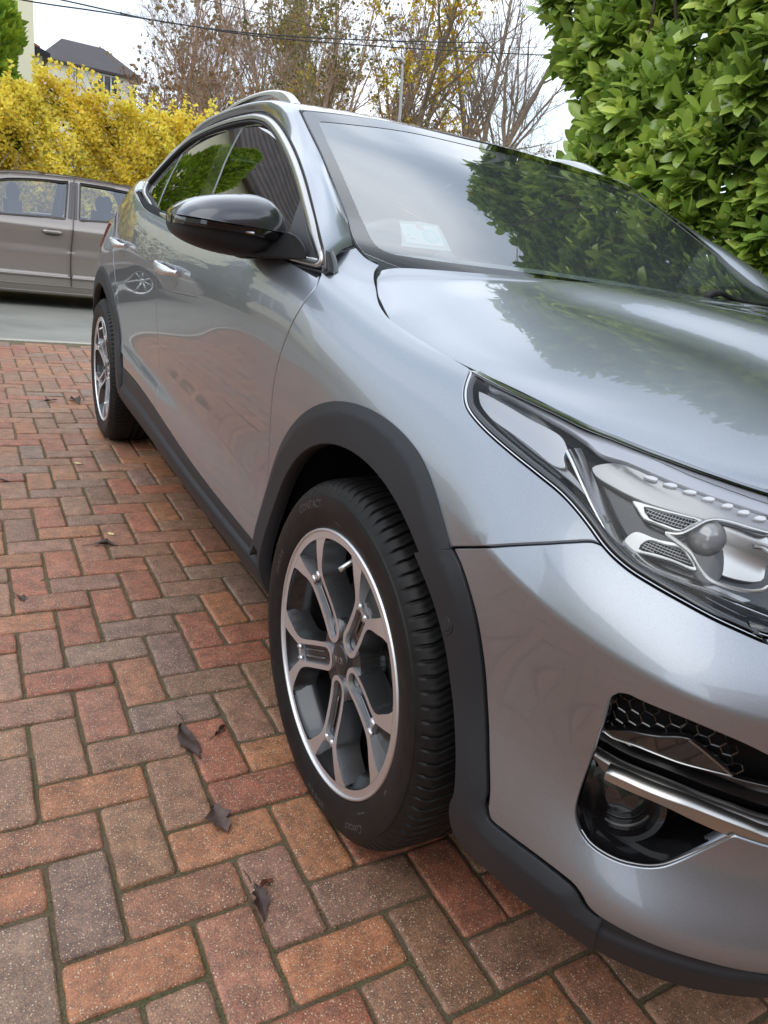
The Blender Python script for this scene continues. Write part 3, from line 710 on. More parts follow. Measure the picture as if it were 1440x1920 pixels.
# bonnet
hood = join(cr([(0, .0), (0, .05), (0, .12), (0, .3), (0, .5), (0, .7), (0, .85), (0, .985)], .02), ln((0, .985), (.5, .985), (1.0, .985), h=.03), ln((1.0, .985), (1.0, .0), h=.03), ln((1.0, 0), (0, 0), h=.02))
Hs = lambda q, off=0.: HOOD(q, 0.)+nrm0(q)*np.asarray(off).reshape(-1, 1)
_hn = lambda q: nrm(lambda a: HOOD(a), q)
nrm0 = _hn
panel('bonnet', hood, Hs, M['paint'], car, sym=True, h=.022, gap=.0024, bev=.003, thick=.015)
mb = MB(); 
ts = np.linspace(0, .985, 40)
A_ = HOOD(np.c_[np.full(40, .012), ts])-[0, 0, .014]; B_ = HOOD(np.c_[np.full(40, -.03), ts]); B_[:, 2] = A_[:, 2]-.02
H_ = HOOD(np.c_[np.zeros(40), ts]); o_ = np.gradient(H_, axis=0)[:, :2]; o_ = np.c_[o_[:, 1], -o_[:, 0], np.zeros(40)]; o_ /= np.linalg.norm(o_, axis=1)[:, None]; o_ *= np.sign(o_[:, :1]*-1)*-1
gut = MB(); gut.strip(H_-o_*.016-[0, 0, .020], H_+o_*.05-[0, 0, .016]); gut.strip(H_-o_*.016-[0, 0, .020], H_-o_*.010-[0, 0, .09]); both(gut, 'bonnet_gutter', M['inner_dark'], car)
# wheel wells, under tray, bulkheads
for cy in (0, 2.65):
    mb.lathe([(.05, .41), (.36, .41)], 'x', (0, cy, .33), 30, a0=R(-14), a1=R(194))
    mb.box(.355, .36, cy-.42, cy+.42, .22, .75)
mb.box(.06, .9, .43, 2.2, .22, .235); mb.box(.24, .9, -.66, -.42, .26, .275); mb.box(.37, .9, -.45, .45, .20, .60); mb.box(.37, .9, 2.2, 3.2, .22, .6)
mb.box(.1, .9, 3.1, 3.3, .25, .3)
V_ = np.concatenate(mb.V); mesh_obj('underbody', np.r_[V_, flip_x(V_)], mb.F+[[i+len(V_) for i in f[::-1]] for f in mb.F], M['inner_dark'], car, smooth=False)
# ---------------------------------------------------------------- greenhouse
E_ = [(.328, .981), (.368, 1.015), (.445, 1.063), (.58, 1.125), (.71, 1.18), (.862, 1.237), (1.058, 1.301), (1.225, 1.347), (1.35, 1.372), (1.51, 1.390), (1.85, 1.393), (2.15, 1.37), (2.30, 1.335), (2.42, 1.27), (2.52, 1.19)]
EL = [(2.525, 1.16), (2.49, 1.125), (2.41, 1.10), (2.2, 1.068), (1.98, 1.034), (1.6, 1.017), (1.2, 1.002), (.8, .987), (.5, .977), (.332, .972)]
Ecl = join(cr(E_, .015), cr([E_[-1]]+EL, .015), ln(EL[-1], E_[0]))
gF = join(cr([(.575, 1.048), (.636, 1.125)], .01), cr([(.636, 1.125), (.677, 1.146), (.85, 1.212), (1.03, 1.271), (1.156, 1.305), (1.292, 1.331), (1.423, 1.346), (1.545, 1.350)], .01), cr([(1.545, 1.350), (1.568, 1.343), (1.560, 1.325)], .006), cr([(1.560, 1.325), (1.50, 1.245), (1.39, 1.13), (1.33, 1.028)], .01), ln((1.33, 1.028), (.9, 1.012), (.575, 1.004), (.575, 1.048)))
gR = join(cr([(1.45, 1.033), (1.52, 1.112), (1.64, 1.24), (1.76, 1.352)], .01), cr([(1.76, 1.352), (1.97, 1.349), (2.10, 1.335), (2.246, 1.29)], .01), cr([(2.246, 1.29), (2.156, 1.175), (2.04, 1.073)], .01), cr([(2.04, 1.073), (1.95, 1.059), (1.74, 1.043), (1.45, 1.033)], .01))
gQ = join(ln((2.09, 1.085), (2.24, 1.105), (2.40, 1.13), (2.415, 1.15), (2.36, 1.215), (2.295, 1.270), (2.21, 1.18), (2.09, 1.085)))
panel('window_frame', Ecl, SG, M['black_gloss'], car, off=-.010, h=.03, holes=[gF, gR, gQ], gap=0)
Q0 = 0 if True else 0
panel('side_window', gF, SG, M['side_glass'], fdoor, lp=fdoorL, off=-.012, h=.03, thick=.003, gap=-.004)
panel('side_window', gR, SG, M['side_glass'], rdoor, lp=rdoorL, off=-.012, h=.03, thick=.003, gap=-.004)
panel('quarter_window', gQ, SG, M['side_glass'], car, off=-.012, h=.03, thick=.003, gap=-.004)
Epos = Ecl if area(Ecl) > 0 else Ecl[::-1]
def path_in(d):
    q = inset(Epos, d)[0]; return q[pdist(q, cr([tuple(p) for p in Epos], .003, close=True)) > d*.95]
sm_path = path_in(.0165)
# smooth the path a little so the moulding runs clean
for _ in range(2):
    sm_path = (np.roll(sm_path, 1, 0)+2*sm_path+np.roll(sm_path, -1, 0))/4
mb = MB(); ribbon(mb, sm_path, SG, .017, .006, close=True)
both(mb, 'window_trim', M['satin'], car, ang=60)
mb = MB(); ribbon(mb, path_in(.004), SG, .007, .001, close=True)
ribbon(mb, path_in(.029), SG, .008, .000, close=True)
both(mb, 'window_seal', M['matt_black'], car, ang=60)
# sail panel at the mirror
panel('mirror_sail', join(ln((.365, .992), (.45, 1.035), (.56, 1.088), (.625, 1.120), (.578, 1.045), (.572, .995), (.365, .988))), SG, mat('sail', (.035, .035, .038), .5), fdoor, lp=fdoorL, off=.002, h=.02)
# pillar / cant rail patch
Elist = [(float(gx(y, z))-.002, y, z) for y, z in E_]
Ulist = [(.1715, .414, 1.029), (.175, .450, 1.045), (.19, .519, 1.078), (.21, .64, 1.142), (.222, .73, 1.190), (.237, .82, 1.237), (.255, .946, 1.298), (.272, 1.061, 1.353), (.283, 1.14, 1.378), (.296, 1.27, 1.400), (.31, 1.55, 1.424), (.32, 1.95, 1.418), (.33, 2.25, 1.385), (.335, 2.5, 1.335), (.33, 2.75, 1.27)]
kk = np.linspace(0, 1, len(Elist)); sE = Spl(kk, Elist); sU = Spl(kk, Ulist)
def PIL(q, off=0.):
    q = np.atleast_2d(q); t_, s_ = q[:, 0], q[:, 1]; a = sE(t_); b = sU(t_)
    bl = (4*s_*(1-s_))[:, None]; d = b-a; tt = sE(t_+1e-3)-sE(t_-1e-3)
    n = np.cross(d, tt); n /= np.linalg.norm(n, axis=1)[:, None]; n *= np.sign((n@np.array([-.62, -.35, .70])))[:, None]
    return a+d*s_[:, None]+n*(bl*.015*(.12+.88*sm(t_, .02, .3))[:, None]*np.clip(np.linalg.norm(d, axis=1)/.12, .3, 1.2)[:, None]+np.asarray(off).reshape(-1, 1))-np.array([0, 0, .014])*(1-sm(t_, .01, .09))[:, None]
pil = join(ln((0.03, 0.0), (1, 0), h=.01), ln((1, 0), (1, 1), h=.03), ln((1, 1), (.055, 1.0), h=.01), cr([(.055, 1.0), (.06, .5), (0.03, 0)], .02))
panel('roof_pillar', pil, PIL, M['paint'], car, h=.012, gap=0., bev=.0006, thick=.008)
# windscreen
WL = [(.215, .375, .985), (.172, .425, 1.034), (.19, .519, 1.078), (.21, .64, 1.142), (.237, .82, 1.237), (.255, .946, 1.298), (.272, 1.061, 1.353)]
WC = [(.20, .970), (.28, 1.010), (.385, 1.062), (.56, 1.145), (.80, 1.252), (.99, 1.328), (1.17, 1.395)]
kw = np.linspace(0, 1, 7); sW = Spl(kw, WL); sC = Spl(kw, WC)
def WS(q, off=0.):
    q = np.atleast_2d(q); s_, t_ = q[:, 0], q[:, 1]; a = sW(t_); c = sC(t_); f = 1-np.abs(1-s_)**2.2
    X = np.c_[a[:, 0]+(.9-a[:, 0])*s_, a[:, 1]+(c[:, 0]-a[:, 1])*f, a[:, 2]+(c[:, 1]-a[:, 2])*f]
    X[:, 2] += .004*np.sin(np.pi*np.clip(s_, 0, 1))**2
    return X+np.array([0, -.42, .9])*np.asarray(off).reshape(-1, 1)
ws = join(ln((.0, .12), (0, .97), h=.03), cr([(0, .97), (.012, .992), (.04, 1.0)], .01), ln((.04, 1.0), (1, 1), h=.03), ln((1, 1), (1, 0), h=.03), ln((1, 0), (.12, .03), (0, .12), h=.03))
panel('windscreen', ws, WS, M['windscreen_glass'], car, sym=True, h=.04, gap=.002, bev=.001, thick=.004)
fr_poly = join(ln((0, .12), (0, .97), h=.03), cr([(0, .97), (.012, .992), (.04, 1.0)], .01), ln((.04, 1.0), (1, 1), h=.03), ln((1, 1), (1, .93), h=.03), cr([(1.0, .93), (.6, .925), (.3, .915), (.11, .912), (.078, .908), (.066, .885)], .02), cr([(.066, .885), (.054, .725), (.050, .56), (.047, .40), (.051, .297), (.058, .197), (.072, .165), (.10, .155)], .02), cr([(.10, .155), (.19, .163), (.355, .180), (.60, .205), (1, .22)], .03), ln((1, .22), (1, 0), h=.03), ln((1, 0), (.12, .03), (0, .12), h=.03))
panel('windscreen_border', fr_poly, WS, M['frit'], car, sym=True, off=.0012, h=.03, gap=.003, bev=.0004, thick=.002)
# rubber lip beside the windscreen
mb = MB(); tq = np.linspace(.06, 1, 50); P_ = WS(np.c_[np.full(50, -.004), tq]); mb.tube(P_+[0, 0, -.001], .003, 6); both(mb, 'windscreen_seal', M['matt_black'], car)
# roof: body coloured front edge then glass
UL2 = [Ulist[i] for i in range(7, 15)]; RC = [(1.18, 1.402), (1.26, 1.418), (1.40, 1.437), (1.70, 1.455), (2.1, 1.45), (2.45, 1.425), (2.75, 1.39), (3.02, 1.34)]
kr = np.linspace(0, 1, 8); sR = Spl(kr, UL2); sRC = Spl(kr, RC)
def RF(q, off=0.):
    q = np.atleast_2d(q); s_, t_ = q[:, 0], q[:, 1]; a = sR(t_); c = sRC(t_); f = 1-np.abs(1-s_)**2.2
    return np.c_[a[:, 0]+(.9-a[:, 0])*s_, a[:, 1]+(c[:, 0]-a[:, 1])*f, a[:, 2]+(c[:, 1]-a[:, 2])*f+np.asarray(off)]
rpoly = join(ln((0, .015), (0, 1), h=.04), ln((0, 1), (1, 1), h=.04), ln((1, 1), (1, .015), h=.04), ln((1, .015), (0, .015), h=.04))
panel('roof', rpoly, lambda q, off=0.: RF(q, off), M['black_gloss'], car, sym=True, h=.04, gap=.002)
# tailgate
TB = S1(np.c_[np.linspace(2.5, UR, 12), np.full(12, 1.06)]); tu = np.linspace(0, 1, 12)
TT = np.array([(float(gx(2.5, 1.22)), 2.55, 1.2)]+[tuple(RF([[max(0, (i-1)/10.)*1.0, 1.]])[0]) for i in range(1, 12)])
def TG(q, off=0.):
    q = np.atleast_2d(q); a = np.array([np.interp(q[:, 0], tu, TT[:, k]) for k in range(3)]).T; b = np.array([np.interp(q[:, 0], tu, TB[:, k]) for k in range(3)]).T
    return a+(b-a)*q[:, 1:2]+np.array([-.2, .5, .5])*(4*q[:, 1]*(1-q[:, 1]))[:, None]*.04*sm(q[:, 0], .1, .5)[:, None]
mb = MB(); g_ = np.array([[a, b] for a in np.linspace(0, 1, 24) for b in np.linspace(0, 1, 8)]); V_ = TG(g_)
F_ = [(i*8+j, i*8+j+1, (i+1)*8+j+1, (i+1)*8+j) for i in range(23) for j in range(7)]
mb.add(V_, F_); mb.add(flip_x(V_), [f[::-1] for f in F_]); autosmooth(mb.obj('tailgate', M['paint'], car), 50)
# tail lamp
tl = join(ln(uvz(2.98, .86), uvz(2.90, .93), uvz(2.86, .985), uvz(2.98, 1.0), uvz(3.2, .96), uvz(3.28, .88), uvz(2.98, .86)))
panel('tail_lamp', tl, S1, M['red_lamp'], car, off=.008, h=.03)
# roof rails
mb = MB()
top = cr([(1.165, 1.385), (1.20, 1.401), (1.242, 1.417), (1.302, 1.431), (1.404, 1.443), (1.557, 1.449), (1.765, 1.445), (2.0, 1.426), (2.3, 1.388), (2.55, 1.345), (2.75, 1.292)], .03)
low = cr([(1.171, 1.380), (1.218, 1.388), (1.296, 1.402), (1.338, 1.415), (1.402, 1.429), (1.55, 1.437), (1.765, 1.432), (2.0, 1.414), (2.3, 1.376), (2.55, 1.333), (2.74, 1.282)], .03)
n_ = 60
T1 = np.array(top)[np.linspace(0, len(top)-1, n_).astype(int)]; L1 = np.array([[p[0], np.interp(p[0], np.array(low)[:, 0], np.array(low)[:, 1])] for p in T1])
def rx(y): return np.interp(y, [1.16, 1.3, 1.8, 2.3, 2.8], [.300, .312, .325, .335, .345])
x0 = rx(T1[:, 0])
rows = [np.c_[x0-.014, L1], np.c_[x0-.014, T1[:, 0], T1[:, 1]-.005], np.c_[x0-.008, T1], np.c_[x0+.010, T1], np.c_[x0+.018, T1[:, 0], T1[:, 1]-.006], np.c_[x0+.018, L1]]
V_ = np.concatenate(rows); F_ = []
for i in range(6):
    for j in range(n_-1): F_.append(((i*n_+j), (i*n_+j+1), ((i+1) % 6)*n_+j+1, ((i+1) % 6)*n_+j))
F_ += [tuple(i*n_ for i in range(6)), tuple(i*n_+n_-1 for i in range(5, -1, -1))]
mb.add(V_, F_); rail, railL = both(mb, 'roof_rail', M['alu'], car, ang=40)
mb = MB(); ft = np.array([(y, z) for y, z in [(1.165, 1.375), (1.30, 1.398), (1.345, 1.405)]]); 
mb.tube([(rx(y), y, z) for y, z in ft], .008, 6); both(mb, 'rail_foot', M['matt_black'], rail, lp=railL)
# wing mirrors
mo = np.array(D['mir_out']); mo = mo[::-1] if area(mo) < 0 else mo
mo = np.array(cr([tuple(p) for p in mo], .008, close=True)); cxy = mo.mean(0)
lay = [(.690, .90), (.680, .955), (.65, .985), (.62, 1.0), (.595, .995), (.572, .96), (.553, .90), (.537, .80), (.525, .66), (.517, .48), (.513, .28), (.511, .08)]
s1_ = np.array(D['mir_split']); s2_ = np.array(D['mir_split2'])
def mirror_piece(lo, hi, grow=0.):
    V = []; F = []; n = len(mo)
    for yy, sc in lay:
        q = cxy+(mo-cxy)*(sc+grow); q[:, 1] += (.62-yy)*-.02; q[:, 1] = np.clip(q[:, 1], lo(q[:, 0]), hi(q[:, 0]))
        V.append(np.c_[q[:, 0], np.full(n, yy-grow), q[:, 1]])
    V = np.concatenate(V)
    for i in range(len(lay)-1):
        for j in range(n):
            f = (i*n+j, i*n+(j+1) % n, (i+1)*n+(j+1) % n, (i+1)*n+j)
            if np.ptp(V[list(f)], axis=0).max() > 1e-5 and np.linalg.norm(np.cross(V[f[2]]-V[f[0]], V[f[3]]-V[f[1]])) > 1e-8: F.append(f)
    F.append(tuple(range(n))[::-1]); F.append(tuple((len(lay)-1)*n+j for j in range(n)))
    return V, F
zs = lambda a: (lambda x: np.interp(x, a[:, 0], a[:, 1]))
mirr = empty('wing_mirror', (0, 0, 0)); mirr.parent = fdoor; mirrL = empty('wing_mirror', (0, 0, 0)); mirrL.parent = fdoorL
mb = MB(); V_, F_ = mirror_piece(lambda x: -9+0*x, lambda x: 9+0*x); mb.add(V_, F_); mbody = both(mb, 'mirror_housing', M['cladding'], mirr, lp=mirrL, ang=50)
mb = MB(); V_, F_ = mirror_piece(zs(s1_), lambda x: 9+0*x, .018); mb.add(V_, F_); both(mb, 'mirror_cap', M['mirror_black'], mirr, lp=mirrL, ang=60)
mb = MB(); V_, F_ = mirror_piece(zs(s2_), zs(s1_), .010); mb.add(V_, F_); both(mb, 'mirror_indicator', M['black_gloss'], mirr, lp=mirrL, ang=60)
mb = MB(); xs = np.linspace(s2_[0, 0]+.006, s2_[0, 0]+.14, 14)
dd = np.interp(xs, np.linspace(xs[0], xs[-1], 5), [.60, .556, .530, .517, .510])
mb.tube(np.c_[xs, dd-.010, zs(s2_)(xs)+.004], np.linspace(.0018, .0028, 14), 6); both(mb, 'indicator_strip', M['chrome'], mirr, lp=mirrL)
ar = np.array(cr([tuple(p) for p in D['mir_arm']], .01, close=True)); n = len(ar); c0 = ar.mean(0)
mb = MB(); V_ = np.concatenate([(c0+(ar-c0)*s_)+np.array([.0, y_, 0]) for y_, s_ in ((.075, .85), (.05, .97), (.02, 1.), (.004, .97), (-.004, .88))])
F_ = [(i*n+j, i*n+(j+1) % n, (i+1)*n+(j+1) % n, (i+1)*n+j) for i in range(4) for j in range(n)]+[tuple(range(n))[::-1], tuple(4*n+j for j in range(n))]
mb.add(V_, F_); both(mb, 'mirror_arm', M['cladding'], mirr, lp=mirrL, ang=45)
# door handles
for dp, dl, y0, z0 in ((fdoor, fdoorL, 1.205, .890), (rdoor, rdoorL, 2.06, .915)):
    mb = MB(); yy = np.linspace(0, .21, 15); k = np.sin(np.pi*np.clip(yy/.21, 0, 1))**.6
    xb = np.array([S1([[yu(y0+a), uvz(y0+a, z0)[1]]])[0][0] for a in yy])
    P_ = np.c_[xb-.006-.036*k, y0+yy, z0+.012*yy/.21]
    # flattened bar
    prof = [(-1, -.6), (-.5, -1), (.5, -1), (1, -.2), (.9, .6), (.4, 1), (-.5, 1), (-1, .5)]
    V_ = []; sc = np.clip(k*1.25, .55, 1)
    for p, q in zip(P_, sc):
        for a, b in prof: V_.append((p[0]+b*-.008, p[1], p[2]+a*.014*q))
    n = len(prof); F_ = [(i*n+j, i*n+(j+1) % n, (i+1)*n+(j+1) % n, (i+1)*n+j) for i in range(14) for j in range(n)]+[tuple(range(n))[::-1], tuple(14*n+j for j in range(n))]
    mb.add(V_, F_)
    both(mb, 'door_handle', M['satin_paint'] if 'satin_paint' in M else M['alu'], dp, lp=dl, ang=50)
    cup = [np.array((yu(y0+.105+.075*math.cos(a)), uvz(y0+.1, z0-.018)[1]+.036*math.sin(a))) for a in np.linspace(0, 2*np.pi, 28, endpoint=False)]
    panel('handle_cup', cup, lambda q, off=0., c=cup: S1(q, .0012-.0*np.zeros(len(np.atleast_2d(q)))), M['paint'], dp, lp=dl, h=.02, gap=0, bev=.001, thick=.002)

# ---------------------------------------------------------------- wheels
def tyre_mesh():
    """tyre round the x axis; outboard is -x"""
    NA = 92*10
    prof = []   # (x, r, zone)
    for x, r in [(.006, .2395), (.000, .243), (-.004, .250), (-.0075, .262), (-.0105, .276), (-.0115, .288), (-.0100, .300), (-.0092, .3035), (-.0065, .3050), (-.003, .3120)]: prof.append((x, r, 0))
    for x, r in [(.002, .3185), (.007, .3235), (.013, .3275), (.020, .3300), (.030, .3318), (.040, .3326)]: prof.append((x, r, 1))
    prof += [(.052, .3331, 1), (.060, .3334, 1)]
    for x in (.068, .076, .085): prof.append((x, .3338, 1))
    prof += [(.0895, .3339, 2), (.090, .3265, 3), (.099, .3265, 3), (.0995, .3340, 2)]
    for x in (.106, .114): prof.append((x, .3340, 4))
    prof += [(.1185, .3340, 2), (.119, .3265, 3), (.128, .3265, 3), (.1285, .3339, 2)]
    for x in (.138, .148): prof.append((x, .3336, 4))
    prof += [(.1585, .3330, 2), (.159, .326, 3), (.168, .326, 3), (.1685, .3326, 2)]
    for x, r in [(.180, .3318), (.190, .330), (.200, .3260), (.207, .320)]: prof.append((x, r, 1))
    for x, r in [(.214, .305), (.218, .288), (.214, .262), (.205, .243)]: prof.append((x, r, 0))
    V = np.zeros((len(prof), NA, 3)); k = np.arange(NA); ph = (k % 10)/10.
    for i, (x, r, z) in enumerate(prof):
        rr = np.full(NA, r); skew = 0
        if z == 1: rr = r-np.where((ph < .16), .0060 if x > .004 else .0035, 0)
        if z == 4: rr = r-np.where(((ph+ (.5 if .09 < x < .13 else .0)) % 1) < .1, .005, 0)
        if z == 1: rr = rr-np.where(np.abs(ph-(.55+.05*((i % 2)*2-1))) < .06, .0018 if x > .016 else 0, 0)
        a = 2*np.pi*(k-(18*max(0., x-.02)**.8*10 if .0 < x < .2 else 0)*.35)/NA
        V[i, :, 0] = x; V[i, :, 1] = rr*np.cos(a); V[i, :, 2] = rr*np.sin(a)
    V = V.reshape(-1, 3)
    # contact patch
    low = V[:, 2] < -.3225
    V[low, 2] = -.3225-.25*(V[low, 2]*-1-.3225)*0
    i, j = np.meshgrid(np.arange(len(prof)-1), k, indexing='ij'); j2 = (j+1) % NA
    F = np.stack([i*NA+j, (i+1)*NA+j, (i+1)*NA+j2, i*NA+j2], -1).reshape(-1, 4)[:, ::-1]
    return V, F
TV, TF = tyre_mesh()
M['barrel'] = mat('barrel', (.05, .052, .055), .3, metal=.85, coat=.6)
def text_mesh(body, size, extrude=.0006, bold=0., shear=0.):
    cu = bpy.data.curves.new('lettering', 'FONT'); cu.body = body; cu.size = size; cu.extrude = extrude; cu.align_x = 'CENTER'; cu.align_y = 'CENTER'; cu.offset = bold; cu.shear = shear; cu.resolution_u = 2
    ob = bpy.data.objects.new('lettering', cu); COL.objects.link(ob); dg = bpy.context.evaluated_depsgraph_get(); dg.update()
    me = ob.evaluated_get(dg).to_mesh(); V = np.array([v.co[:] for v in me.vertices]); F = [list(p.vertices) for p in me.polygons]
    ob.evaluated_get(dg).to_mesh_clear(); bpy.data.objects.remove(ob); bpy.data.curves.remove(cu)
    return V, F
def side_x(r): return np.interp(r, [.243, .250, .262, .276, .288, .300, .3035], [0., -.004, -.0075, -.0105, -.0115, -.0100, -.0092])
def tyre_letters():
    mb = MB()
    # text, centre angle (deg from +y towards +z as seen in the car frame), radius, size, gap
    for body, ang, r, size, hue, sh in (('CONTACT', 62, .288, .021, 0, 0), ('Contact', -128, .286, .021, 0, .4), ('235/45 R18', 18, .272, .014, 0, 0), ('TUBELESS', 85, .262, .007, 0, 0), ('RADIAL', 108, .262, .007, 0, 0), ('98V', -160, .262, .010, 0, 0), ('235/45 R18', -95, .285, .016, 0, 0), ('TREAD WEAR', -135, .262, .005, 0, 0)):
        V, F = text_mesh(body, size, .0003, shear=sh)
        if not len(V): continue
        # seen from outside (-x looking to +x) with the front of the car to the right: text runs clockwise
        th = R(ang)+V[:, 0]/r; rr = r+V[:, 1]
        X = np.c_[side_x(rr)-.0002-V[:, 2]*1.2, rr*np.cos(th), rr*np.sin(th)]
        mb.add(X, F)
    return mb
def terr(ring_list, cls_fn, depth_fn, matidx, wall, h, bound=.25):
    pass
def rim_meshes(rot):
    """face of the wheel, machined parts and recessed parts"""
    cls = []; rings = []
    circ = lambda r, n: np.array([[r*math.cos(a), r*math.sin(a)] for a in np.linspace(0, 2*np.pi, n, endpoint=False)])
    R_out, R_in = circ(.2385, 240), circ(.2255, 240)
    def rt(P, a): c, s = math.cos(a), math.sin(a); return np.array([[p[0]*c-p[1]*s, p[0]*s+p[1]*c] for p in P])
    half = [(.060, .0268), (.100, .0272), (.140, .0275), (.158, .0310), (.172, .0405), (.186, .0560), (.200, .0715), (.2065, .0830), (.2095, .0950)]
    end = [(.060-.0268*math.cos(t), .0268*math.sin(t)) for t in np.linspace(0, math.pi/2, 9)[:-1]]
    up = cr(end+half, .004)
    outer = np.array(up+[np.array((.2290, .0)) * 0+np.array((.2250*math.cos(t), .2250*math.sin(t))) for t in np.linspace(math.atan2(.0950, .2095), -math.atan2(.0950, .2095), 30)]+[np.array((p[0], -p[1])) for p in up[::-1]])
    gh = [(.060-.0178*math.cos(t), .0178*math.sin(t)) for t in np.linspace(0, math.pi/2, 8)]+[(.10, .0178), (.148, .0178), (.157, .0190)]
    gr = np.array(cr(gh, .005)+[np.array((p[0], -p[1])) for p in cr(gh, .005)[::-1]])
    th_ = R(11.8)
    fk = np.array(cr([(.1655, .0160), (.185, .0275), (.205, .0385), (.2165, .0450)], .005)+[np.array((.2252*math.cos(t), .2252*math.sin(t))) for t in np.linspace(th_, -th_, 16)]+[np.array((p[0], -p[1])) for p in cr([(.1655, .0160), (.185, .0275), (.205, .0385), (.2165, .0450)], .005)[::-1]])
    spokes = []; grooves = []; forks = []
    for k in range(5):
        a = R(47+72*k+rot); spokes.append(rt(outer, a)); grooves.append(rt(gr, a)); forks.append(rt(fk, a))
    hub = circ(.0335, 60)
    allr = [R_out, R_in, hub]+spokes+grooves+forks
    vs = []; es = []
    for Rg in allr:
        k = len(vs); n = len(Rg); vs += [Vector((float(p[0]), float(p[1]))) for p in Rg]; es += [(k+i, k+(i+1) % n) for i in range(n)]
    gp = np.array([[r*math.cos(a), r*math.sin(a)] for r in np.arange(.02, .24, .009) for a in np.linspace(0, 2*np.pi, max(8, int(r*2*np.pi/.009)), endpoint=False)])
    vs += [Vector((float(p[0]), float(p[1]))) for p in gp]
    v, e, f, *_ = delaunay_2d_cdt(vs, es, [], 0, 1e-6)
    v = np.array([list(p) for p in v]); f = np.array([list(q) for q in f]); c = v[f].mean(1); rc = np.hypot(*c.T)
    C_ = np.zeros(len(f), int)
    sp = np.zeros(len(f), bool); g = sp.copy(); fkm = sp.copy()
    for s in spokes: sp |= pip(s, c)
    for s in grooves: g |= pip(s, c)
    for s in forks: fkm |= pip(s, c)
    C_[sp] = 1; C_[(rc > .2255) & (rc < .2385)] = 1; hubm = (rc < .0335); web = (rc < .075) & ~sp
    C_[web] = 4; C_[hubm] = 4; C_[g] = 2; C_[fkm] = 3; C_[rc > .2385] = 0
    def dep(p, cl):
        r = np.hypot(p[0], p[1]); d = .0165*(1-float(sm(np.array(r), .06, .215)))
        if cl == 2: d += .009
        if cl == 3: d += .010+.020*float(sm(np.array(r), .16, .22))
        if cl == 4: d += .006 if r > .034 else .003
        return d
    vid = {}; V = []; F = []; Mi = []
    def vert(i, cl):
        if (i, cl) not in vid: vid[(i, cl)] = len(V); V.append((dep(v[i], cl), v[i][0], v[i][1]))
        return vid[(i, cl)]
    mi = {1: 0, 2: 1, 3: 1, 4: 1}
    ed = {}
    for q, cl in zip(f, C_):
        for a, b in ((q[0], q[1]), (q[1], q[2]), (q[2], q[0])): ed.setdefault((min(a, b), max(a, b)), []).append((cl, a, b))
        if cl == 0: continue
        F.append([vert(i, cl) for i in q][::-1]); Mi.append(mi[cl])
    W = MB()
    for (a, b), L_ in ed.items():
        if len(L_) == 2 and L_[0][0] != L_[1][0]:
            (c1, a1, b1), (c2, _, _) = L_
            if c1 == 0 or c2 == 0:
                cl = c1 if c1 else c2; aa, bb = (a1, b1) if c1 else (b1, a1)
                pa, pb = v[aa], v[bb]; r = max(np.hypot(*pa), np.hypot(*pb))
                if r > .237: continue
                dl = .045 if r < .2245 else .03
                d0a, d0b = dep(pa, cl), dep(pb, cl)
                sh_ = .85 if False else 1.
                # side wall: draws in under the spoke
                cm_ = np.array([0., 0.]);
                n_ = np.array([-(pb-pa)[1], (pb-pa)[0]]); n_ /= np.linalg.norm(n_)+1e-12   # towards the solid side
                g1 = -n_*.004 if r < .2245 else n_*0
                W.add([(d0a, *pa), (d0b, *pb), (d0b+.012, *(pb+g1*.6)), (d0a+.012, *(pa+g1*.6)), (d0b+dl, *(pb+g1*2.2)), (d0a+dl, *(pa+g1*2.2))], [(0, 1, 2, 3), (3, 2, 4, 5)], 0)
            else:
                i1, i2 = vert(a1, c1), vert(b1, c1); j1, j2 = vert(a1, c2), vert(b1, c2)
                F.append([i1, i2, j2, j1]); Mi.append(0 if 1 in (c1, c2) else 1)
    return np.array(V), F, Mi, W
RIM = {}
